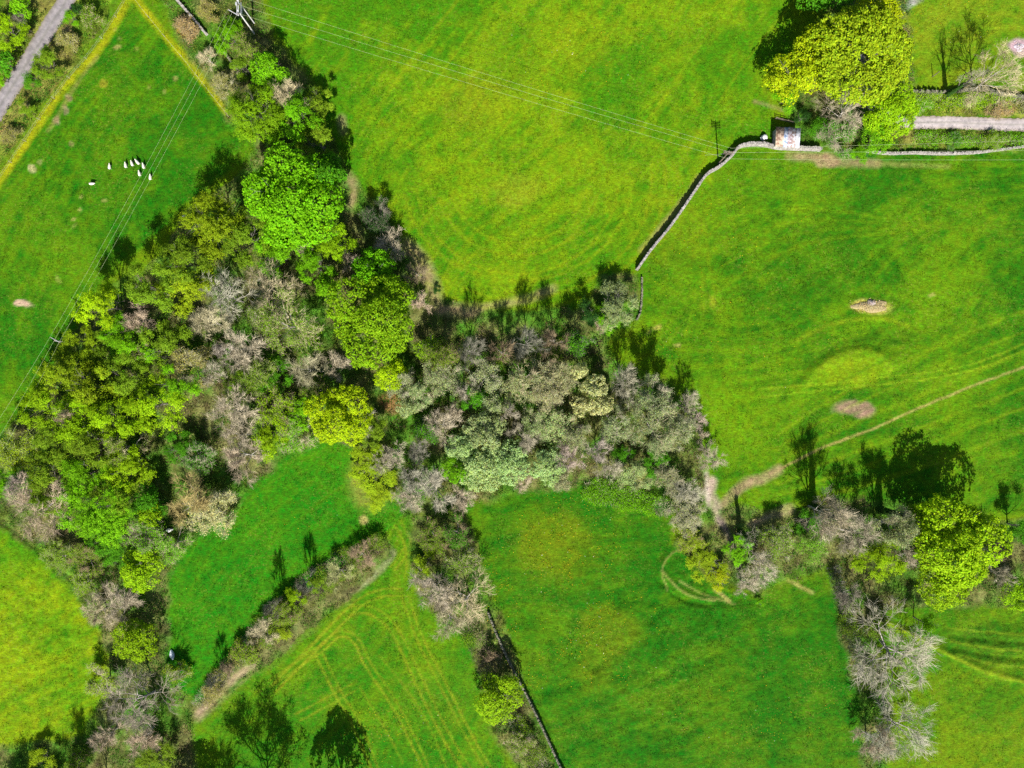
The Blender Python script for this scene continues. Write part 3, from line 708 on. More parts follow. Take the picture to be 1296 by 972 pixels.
# ------------------------------------------------------------------ hedges
def hedge(line, wpx, h, pal, twig, label, seed, dens=22, leafy=.6):
    r = np.random.default_rng(seed); L = smooth_line(line, 8); pts = np.array([P(u, v) for u, v in L]); seg = np.hypot(*(pts[1:]-pts[:-1]).T); cum = np.r_[0, np.cumsum(seg)]
    w = wpx*S; n = int(cum[-1]*w*dens); s = r.uniform(0, cum[-1], n)
    x = np.interp(s, cum, pts[:, 0]); y = np.interp(s, cum, pts[:, 1]); i = np.clip(np.searchsorted(cum, s)-1, 0, len(seg)-1); d = (pts[1:]-pts[:-1])[i]/seg[i][:, None]
    o = r.uniform(-1, 1, n)*(.62+.6*vnoise(s, s*0, 3.5, seed)); top = h*np.sqrt(np.clip(1.1-o*o, .05, 1))*(.55+.8*vnoise(s, o*3, 2.2, seed+1))
    B = np.stack([x-d[:, 1]*o*w/2, y+d[:, 0]*o*w/2, top*r.uniform(.25, .8, n)], 1)
    D = unit(np.stack([-d[:, 1]*o, d[:, 0]*o, np.full(n, .7)], 1)+r.normal(0, .5, (n, 3))); Q = B + D*r.uniform(.4, 1.1, (n, 1)); 
    origin = np.array([*pts[len(pts)//2], 0]); t = empty('hedge', origin); tag(t, label, 'hedge', 'hedges between the fields')
    v, f, tt = prisms(B-origin, Q-origin, np.full(n, .024), np.full(n, .010), r.uniform(.6, 1.4, n)); ob = obj('branches', mesh_np('branches', v, f, [M_TWIG], False, np.stack([tt]*3, 1)), t); ob.color = (*TINT[twig], 1)
    k = vnoise(B[:, 0], B[:, 1], 2.6, seed+5) < leafy; C = np.repeat(Q[k], 7, 0); C = C + r.normal(0, .25, C.shape)-origin; C[:, 2] = np.maximum(C[:, 2], .05)
    v, f, tt = leaves(C, unit(r.normal(0, .5, C.shape)+np.array([0, -.1, .6])), r.uniform(.06, .14, len(C)), r, .6); ob = obj('foliage', mesh_np('foliage', v, f, [M_LEAF], False, tt), t); ob.color = (*TINT[pal], 1)

# ------------------------------------------------------------------ power line
CONE = 160.0
def W(u, v, h): x, y = P(u, v, h); return Vector((x, y, h))
WR = .012
def wire(a, b, sag, label, group):
    m = MB(); n = 28; pts = []
    for i in range(n+1):
        t = i/n; p = a.lerp(b, t); p.z -= sag*4*t*(1-t); pts.append(p)
    for p, q in zip(pts[:-1], pts[1:]): m.tube(p, q, WR, n=5, cap=False)
    return tag(m.build('overhead_wire', M_WIRE), label, 'wire', group)
def insulator(parent, p, down=False):
    m = MB(); z = -.32 if down else .32
    m.tube((p[0], p[1], p[2]), (p[0], p[1], p[2]+z*.5), .03, .03, 6); m.tube((p[0], p[1], p[2]+z*.3), (p[0], p[1], p[2]+z*.45), .10, .11, 8)
    m.tube((p[0], p[1], p[2]+z*.55), (p[0], p[1], p[2]+z*.7), .09, .10, 8); m.tube((p[0], p[1], p[2]+z*.7), (p[0], p[1], p[2]+z), .06, .05, 8)
    m.build('insulator', M_INS, parent)
def power_pole(base, h, ang, arm, label, double=False, stay=None, mat=None):
    x, y = base; t = empty('power_pole', (x, y, 0), ang); tag(t, label, 'power pole', 'wooden power poles')
    mat = mat or M_WOOD
    m = MB(); m.tube((0, 0, -.6), (0, 0, h), .17, .12, 12); m.build('pole', mat, t)
    for dz, off in ((-.12, .17),) + (((-.75, .17),) if double else ()):
        m = MB(); m.box((0, off, h+dz), (arm*2, .09, .12)); m.build('crossarm', M_STEEL if not double else M_DWOOD, t)
        for s in (-1, 0, 1): insulator(t, (s*arm*.92, off, h+dz+.08))
        if double:
            m = MB(); m.box((0, -.2, h+dz), (arm*2, .08, .11)); m.build('crossarm', M_DWOOD, t)
            for s in (-1, 1): m = MB(); m.tube((s*.12, off, h+dz-.05), (s*arm*.6, off, h+dz-.05), .02); m.build('tie_bar', M_STEEL, t)
    for s in (-1, 1):
        m = MB(); m.tube((s*.05, .09, h-.95), (s*arm*.55, .15, h-.18), .025, n=6); m.build('brace', M_STEEL, t)
    if stay is not None:
        m = MB(); c, s = math.cos(-ang), math.sin(-ang); dx, dy = stay
        m.tube((0, 0, h-1.0), (dx*c-dy*s, dx*s+dy*c, -.1), .02, n=6); m.build('stay_wire', M_STEEL, t)
    return t
def power():
    hA = 8.2
    # single pole at the wood's left edge
    bx, by = P(99, 434); d1 = Vector((P(300, 10, 9)[0]-bx, P(300, 10, 9)[1]-by)); ang = math.atan2(d1.y, d1.x)-math.pi/2
    power_pole((bx, by), hA, ang, 1.25, 'single wooden pole at the left wood edge beside the bright yellow tree')
    # pole by the wall
    px, py = P(909, 207)
    power_pole((px, py), 7.9, -math.radians(6), 1.05, 'wooden pole standing against the stone wall in the upper right', True, (-3.2, 2.0), M_DWOOD)
    # twin-legged pole
    t = empty('twin_leg_power_pole', (*P(321.5, 35.5), 0)); tag(t, 'twin-legged pole with cross beams at the top left of the big pasture', 'power pole')
    hT = 9.6; d = 1.2
    for s in (-1, 1):
        m = MB(); m.tube((0, s*d, -.6), (0, s*d*.9, hT), .18, .14, 12); m.build('leg', M_PALEPOLE, t)
    m = MB(); m.box((.16, 0, hT-.15), (.16, 4.2, .2)); m.box((-.16, 0, hT-.15), (.16, 4.2, .2)); m.build('top_beam', M_STEEL, t)
    m = MB(); m.box((.16, 0, hT-1.5), (.14, 3.0, .16)); m.build('lower_beam', M_STEEL, t)
    m = MB(); m.tube((0, -d, hT-3.4), (0, d, hT-1.6), .05); m.tube((0, d, hT-3.4), (0, -d, hT-1.6), .05); m.build('cross_brace', M_STEEL, t)
    m = MB(); m.box((-1.1, -1.35, hT-.45), (2.7, .14, .16), -.52); m.build('side_arm', M_STEEL, t)
    m = MB(); m.box((-.25, .3, hT+.12), (.32, .6, .24)); m.build('switch_box', M_STEEL, t)
    for y in (-1.9, 0, 1.9): insulator(t, (.16, y, hT-.05))
    for k in (-2.1, -1.1, -.1): insulator(t, (k, -1.35-(k+1.1)*.57, hT-.38))
    tx, ty = P(321.5, 35.5)
    # cables: sheep field run
    ca, sa = math.cos(ang), math.sin(ang)
    armA = [Vector((bx+ca*s*1.15-sa*.17, by+sa*s*1.15+ca*.17, hA+.25)) for s in (-1, 0, 1)]
    armT = [Vector((tx+k, ty-1.35-(k+1.1)*.57, hT-.06)) for k in (-2.1, -1.1, -.1)]
    g = 'cables over the sheep field'
    for i, nm in enumerate(('left', 'middle', 'right')):
        wire(armA[i], armT[i], .9, f'{nm} one of three cables crossing the sheep field between two poles', g)
    far = [W(-75+i*12.5, 640+i*12.5, hA) for i in range(3)]
    g = 'cables leaving by the left photo edge'
    for i, nm in enumerate(('upper', 'middle', 'lower')):
        wire(armA[i], far[i], .7, f'{nm} cable running from the single pole down to the left photo edge', g)
    # big pasture run
    a6 = -math.radians(6); c6, s6 = math.cos(a6), math.sin(a6)
    armP = [Vector((px+.4-(-1)*0+s*.0, py, 7.9)) for s in (-1, 0, 1)]
    armP = [W(u, v, 7.95) for u, v in ((925, 187.5), (926, 193), (922, 201))]
    startT = [Vector((tx+.2, ty+y, hT+.26)) for y in (1.9, 0, -1.9)]
    g = 'cables over the big pasture'
    for i, nm in enumerate(('upper', 'middle', 'lower')):
        wire(startT[i], armP[i], .8, f'{nm} of three long cables across the big pasture to the wall pole', g)
    endR = [W(1360, 176, 8.4), W(1360, 189, 8.4), W(1360, 202, 8.4)]
    g = 'cables leaving by the right photo edge'
    for i, nm in enumerate(('upper', 'middle', 'lower')):
        wire(armP[i], endR[i], .45, f'{nm} cable above the stone wall running right from the wall pole', g)

# ------------------------------------------------------------------ sheep
def sheep_mesh():
    bm = bmesh.new()
    # body: lofted rings along x, with head and neck, one continuous mesh
    prof = [(-.62,.10,.13,.62),(-.58,.20,.24,.62),(-.42,.27,.30,.61),(-.15,.29,.32,.60),(.15,.28,.31,.60),(.38,.24,.27,.62),(.50,.16,.19,.68),(.60,.11,.13,.76),(.68,.10,.12,.82),(.76,.085,.10,.80),(.86,.06,.075,.74),(.92,.04,.05,.71)]
    rings = []
    for x, ry, rz, z in prof:
        rings.append([bm.verts.new((x, ry*math.cos(2*math.pi*i/14), z+rz*math.sin(2*math.pi*i/14))) for i in range(14)])
    for a, b in zip(rings[:-1], rings[1:]):
        for i in range(14): bm.faces.new((a[i], a[(i+1) % 14], b[(i+1) % 14], b[i]))
    bm.faces.new(rings[0][::-1]); bm.faces.new(rings[-1])
    for sx, sy in ((.36,.13),(.36,-.13),(-.40,.14),(-.40,-.14)):
        prev = None
        for z, r in ((.55,.075),(.38,.06),(.26,.042),(.10,.034),(0,.042)):
            ring = [bm.verts.new((sx+(.03 if z == .26 else 0)+r*math.cos(2*math.pi*i/8), sy+r*math.sin(2*math.pi*i/8), z)) for i in range(8)]
            if prev:
                for i in range(8): bm.faces.new((prev[i], prev[(i+1) % 8], ring[(i+1) % 8], ring[i]))
            else: bm.faces.new(ring)
            prev = ring
        bm.faces.new(prev[::-1])
    for s in (-1, 1):
        e = [bm.verts.new(p) for p in ((.66, s*.08, .89), (.70, s*.09, .86), (.66, s*.22, .84), (.68, s*.15, .80))]
        bm.faces.new((e[0], e[1], e[2])); bm.faces.new((e[0], e[2], e[3])); bm.faces.new((e[1], e[3], e[2])); bm.faces.new((e[0], e[3], e[1]))
    tl = [bm.verts.new(p) for p in ((-.60,.04,.70),(-.60,-.04,.70),(-.68,.03,.45),(-.68,-.03,.45),(-.63,0,.44))]
    bm.faces.new((tl[0], tl[1], tl[3], tl[2])); bm.faces.new((tl[2], tl[3], tl[4])); bm.faces.new((tl[0], tl[2], tl[4])); bm.faces.new((tl[1], tl[4], tl[3])); bm.faces.new((tl[0], tl[4], tl[1]))
    bmesh.ops.recalc_face_normals(bm, faces=bm.faces)
    me = bpy.data.meshes.new('sheep'); bm.to_mesh(me); bm.free()
    me.materials.append(M_WOOL); me.materials.append(M_FACE)
    for p in me.polygons:
        p.use_smooth = True
        c = p.center
        if c.x > .70 or c.z < .34: p.material_index = 1
    return me
def sheep():
    me = sheep_mesh()
    rows = [(138.3,210.8,85,'sheep standing apart to the left of the flock'),(158.7,209,95,'first sheep in the line of four from the left'),(166.8,206.8,105,'second sheep in the line of four from the left'),
            (173.8,205,128,'third sheep in the line of four, its body slanting'),(181.3,210,100,'last sheep at the right end of the line of four'),(176.2,219.5,98,'sheep just below the line of four beside the cables'),
            (190.0,224.3,88,'sheep under the cables, farthest right of the flock'),(116.0,232.3,3,'sheep grazing side-on alone, lower left of the flock'),(233.8,273.0,25,'lone sheep in shade at the wood edge')]
    for i, (u, v, a, lab) in enumerate(rows):
        o = obj('sheep', me); x, y = P(u, v, .6); o.location = (x, y, 0); o.rotation_euler = (0, 0, math.radians(a)); k = .93 if i != 3 else 1.02; o.scale = (k, k*1.12, k)
        tag(o, 'white '+lab, 'sheep', 'sheep grazing in the left field')

# ------------------------------------------------------------------ shed, hurdle, posts, heaps, boulders
def shed():
    c = [P(983, 162, 2.4), P(1012, 164, 2.3), P(1010, 186, 2.3), P(981, 184, 2.4)]
    cx = sum(p[0] for p in c)/4; cy = sum(p[1] for p in c)/4; rz = math.atan2(c[1][1]-c[0][1], c[1][0]-c[0][0])
    w, dpt, h = 5.5, 4.3, 2.35
    t = empty('shed', (cx, cy, 0), rz); tag(t, 'small shed with patched rusty and white tin roof against the stone wall', 'shed')
    m = MB(); th = .22; w2, d2 = w-.3, dpt-.3
    m.box((0, d2/2-th/2, h/2-.1), (w2, th, h+.2)); m.box((0, -d2/2+th/2, h/2-.25), (w2, th, h-.1)); 
    m.box((-w2/2+th/2, 0, h/2-.17), (th, d2-2*th, h)); m.box((w2/2-th/2, 0, h/2-.17), (th, d2-2*th, h))
    m.build('wall', M_STONE, t)
    sheets = [((.15,.09,.055), (.36,.27,.19), 'rusty brown roof sheet'), ((.17,.11,.075), (.40,.30,.22), 'brown stained roof sheet'), ((.12,.17,.27), (.44,.46,.52), 'blue-grey roof sheet'),
              ((.17,.11,.11), (.42,.39,.43), 'pinkish grey roof sheet'), ((.20,.14,.12), (.46,.46,.50), 'whitish roof sheet with rust stains'), ((.27,.27,.30), (.52,.52,.56), 'white roof sheet')]
    n = len(sheets); sw = (w+.1)/n
    for i, (a, b, lab) in enumerate(sheets):
        mt = simple(f'tin {lab}', a, b, 1.5, .8, .2, 0, .44, .58)
        bm = MB(); k = 12; x0 = -w/2-.05+i*sw; zo = .012*(i % 2); y0, y1 = -dpt/2-random.uniform(.02, .18), dpt/2+random.uniform(.02, .16)
        vs = []
        for j in range(k+1):
            x = x0 + (sw+.05)*j/k; z = .035*math.cos(j*math.pi*.5*2)+zo
            for y in (y0, y1): vs.append((x, y, h+.06+.05*(y-y0)+z + .02))
        nb = len(vs); vs += [(x, y, z-.012) for x, y, z in vs]
        fs = [(2*j, 2*j+2, 2*j+3, 2*j+1) for j in range(k)] + [(nb+2*j+1, nb+2*j+3, nb+2*j+2, nb+2*j) for j in range(k)]
        fs += [(2*j+2, 2*j, nb+2*j, nb+2*j+2) for j in range(k)] + [(2*j+1, 2*j+3, nb+2*j+3, nb+2*j+1) for j in range(k)] + [(0, 1, nb+1, nb), (2*k+1, 2*k, nb+2*k, nb+2*k+1)]
        bm.add(vs, fs); o = bm.build('roof_sheet', mt, t, True); tag(o, lab)
    m = MB(); m.box((-w/2+.02, 0, h+.16), (.12, dpt+.1, .10)); m.build('bargeboard', M_MOSSY, t)
    m = MB(); m.box((.9, d2/2+.03, .95), (.9, .05, 1.9)); m.build('door', M_DWOOD, t)
def hurdle():
    a = Vector((*P(981, 150.5), 0)); b = Vector((*P(1003, 156), 0)); d = b-a
    t = empty('wooden_hurdle', a); tag(t, 'short dark wooden rail hurdle just above the shed', 'fence')
    for k in range(4):
        p = d*(k/3); m = MB(); m.box((p.x, p.y, .55), (.12, .12, 1.3)); m.build('post', M_DWOOD, t)
    rz = math.atan2(d.y, d.x)
    for z in (.35, .7, 1.05):
        m = MB(); c = d*.5; off = .09; m.box((c.x+math.sin(rz)*off, c.y-math.cos(rz)*off, z), (d.length+.2, .05, .11), rz); m.build('rail', M_DWOOD, t)
def post(u, v, h, label):
    m = MB(); m.tube((0, 0, -.3), (0, 0, h), .10, .085, 10); m.tube((0, 0, h), (0, 0, h+.04), .085, .02, 10)
    o = m.build('wooden_post', M_DWOOD); o.location = (*P(u, v), 0); tag(o, label, 'post', 'lone posts')
def fence(line, step, label, h=1.15):
    line = smooth_line(line, 6); pts = [Vector((*P(u, v), 0)) for u, v in line]; L = [0]
    for a, b in zip(pts[:-1], pts[1:]): L.append(L[-1]+(b-a).length)
    def at(s):
        for i in range(len(pts)-1):
            if s <= L[i+1]: return pts[i].lerp(pts[i+1], (s-L[i])/max(L[i+1]-L[i], 1e-6))
        return pts[-1]
    n = int(L[-1]/step); t = empty('wire_fence', at(0)); o0 = at(0); tag(t, label, 'fence', 'post and wire fences'); tops = []
    r = random.Random(len(label))
    for k in range(n+1):
        p = at(k*step)-o0; m = MB(); hh = h*r.uniform(.92, 1.08)
        m.tube((p.x, p.y, -.3), (p.x+r.uniform(-.04, .04), p.y+r.uniform(-.04, .04), hh), .05, .045, 7); m.build('post', M_WOOD, t); tops.append(p)
    for z in (.45, .95):
        m = MB()
        for a, b in zip(tops[:-1], tops[1:]): m.tube((a.x, a.y, z), (b.x, b.y, z), .008, n=4, cap=False)
        m.build('wire', M_STEEL, t)
def boulder(u, v, d, mat, label, seed, rz=0.0):
    bm = bmesh.new(); bmesh.ops.create_icosphere(bm, subdivisions=4, radius=1); r = random.Random(seed)
    ph = [r.uniform(0, 6) for _ in range(6)]
    for q in bm.verts:
        c = q.co; k = 1+.16*math.sin(2.3*c.x+ph[0])*math.cos(2.1*c.y+ph[1])+.09*math.sin(5*c.z+ph[2]+3*c.x)+.05*math.sin(9*c.y+ph[3])*math.sin(8*c.x+ph[4])
        f = max(abs(c.x), abs(c.y), abs(c.z)); k *= .82+.28*f
        q.co = Vector((c.x*d[0]*k, c.y*d[1]*k, c.z*d[2]*k))
    me = bpy.data.meshes.new('boulder'); bm.to_mesh(me); bm.free(); me.materials.append(mat)
    o = obj('boulder', me); o.location = (*P(u, v, d[2]), d[2]*.75); o.rotation_euler = (0, 0, rz)
    tag(o, label, 'rock', 'pale loose rocks')
def heap(u, v, rx, ry, h, label, name, pal, n, seed, cat):
    r = np.random.default_rng(seed); cx, cy = P(u, v)
    # mound with a skin of loose stalks
    ring = []; vs = [(0, 0, h)]; fs = []
    for i in range(1, 7):
        for j in range(24):
            a = 2*math.pi*j/24; k = i/6*(1+.18*math.sin(3*a+seed)+.10*math.sin(5*a+2*seed)); vs.append((rx*k*math.cos(a), ry*k*math.sin(a), h*max(0, 1-(i/6)**1.4)*(1+.2*r.normal())-.03*(i == 6)))
    quad = []
    for i in range(5):
        for j in range(24):
            a = 1+i*24+j; b = 1+i*24+(j+1) % 24; quad.append((a, a+24, b+24, b))
    for j in range(0, 24, 2): quad.append((0, 1+j, 1+(j+1) % 24, 1+(j+2) % 24))
    C = np.stack([r.normal(0, .45, n)*rx, r.normal(0, .45, n)*ry], 1); q = np.hypot(C[:, 0]/rx, C[:, 1]/ry); z = h*np.clip(1-q**1.4, 0, 1)+.06
    v2, f2, t2 = leaves(np.stack([C[:, 0], C[:, 1], z], 1), unit(r.normal(0, .5, (n, 3))+np.array([0, 0, 1])), r.uniform(.08, .24, n), r, .3)
    v1 = np.array(vs); t1 = np.full((len(v1), 3), .8); V = np.concatenate([v1, v2]); F = np.concatenate([np.array(quad), f2+len(v1)]); T = np.concatenate([t1, t2])
    o = obj(name, mesh_np(name, V, F, [M_TWIG], False, T)); o.color = (*pal, 1); o.location = (cx, cy, 0); tag(o, label, cat)

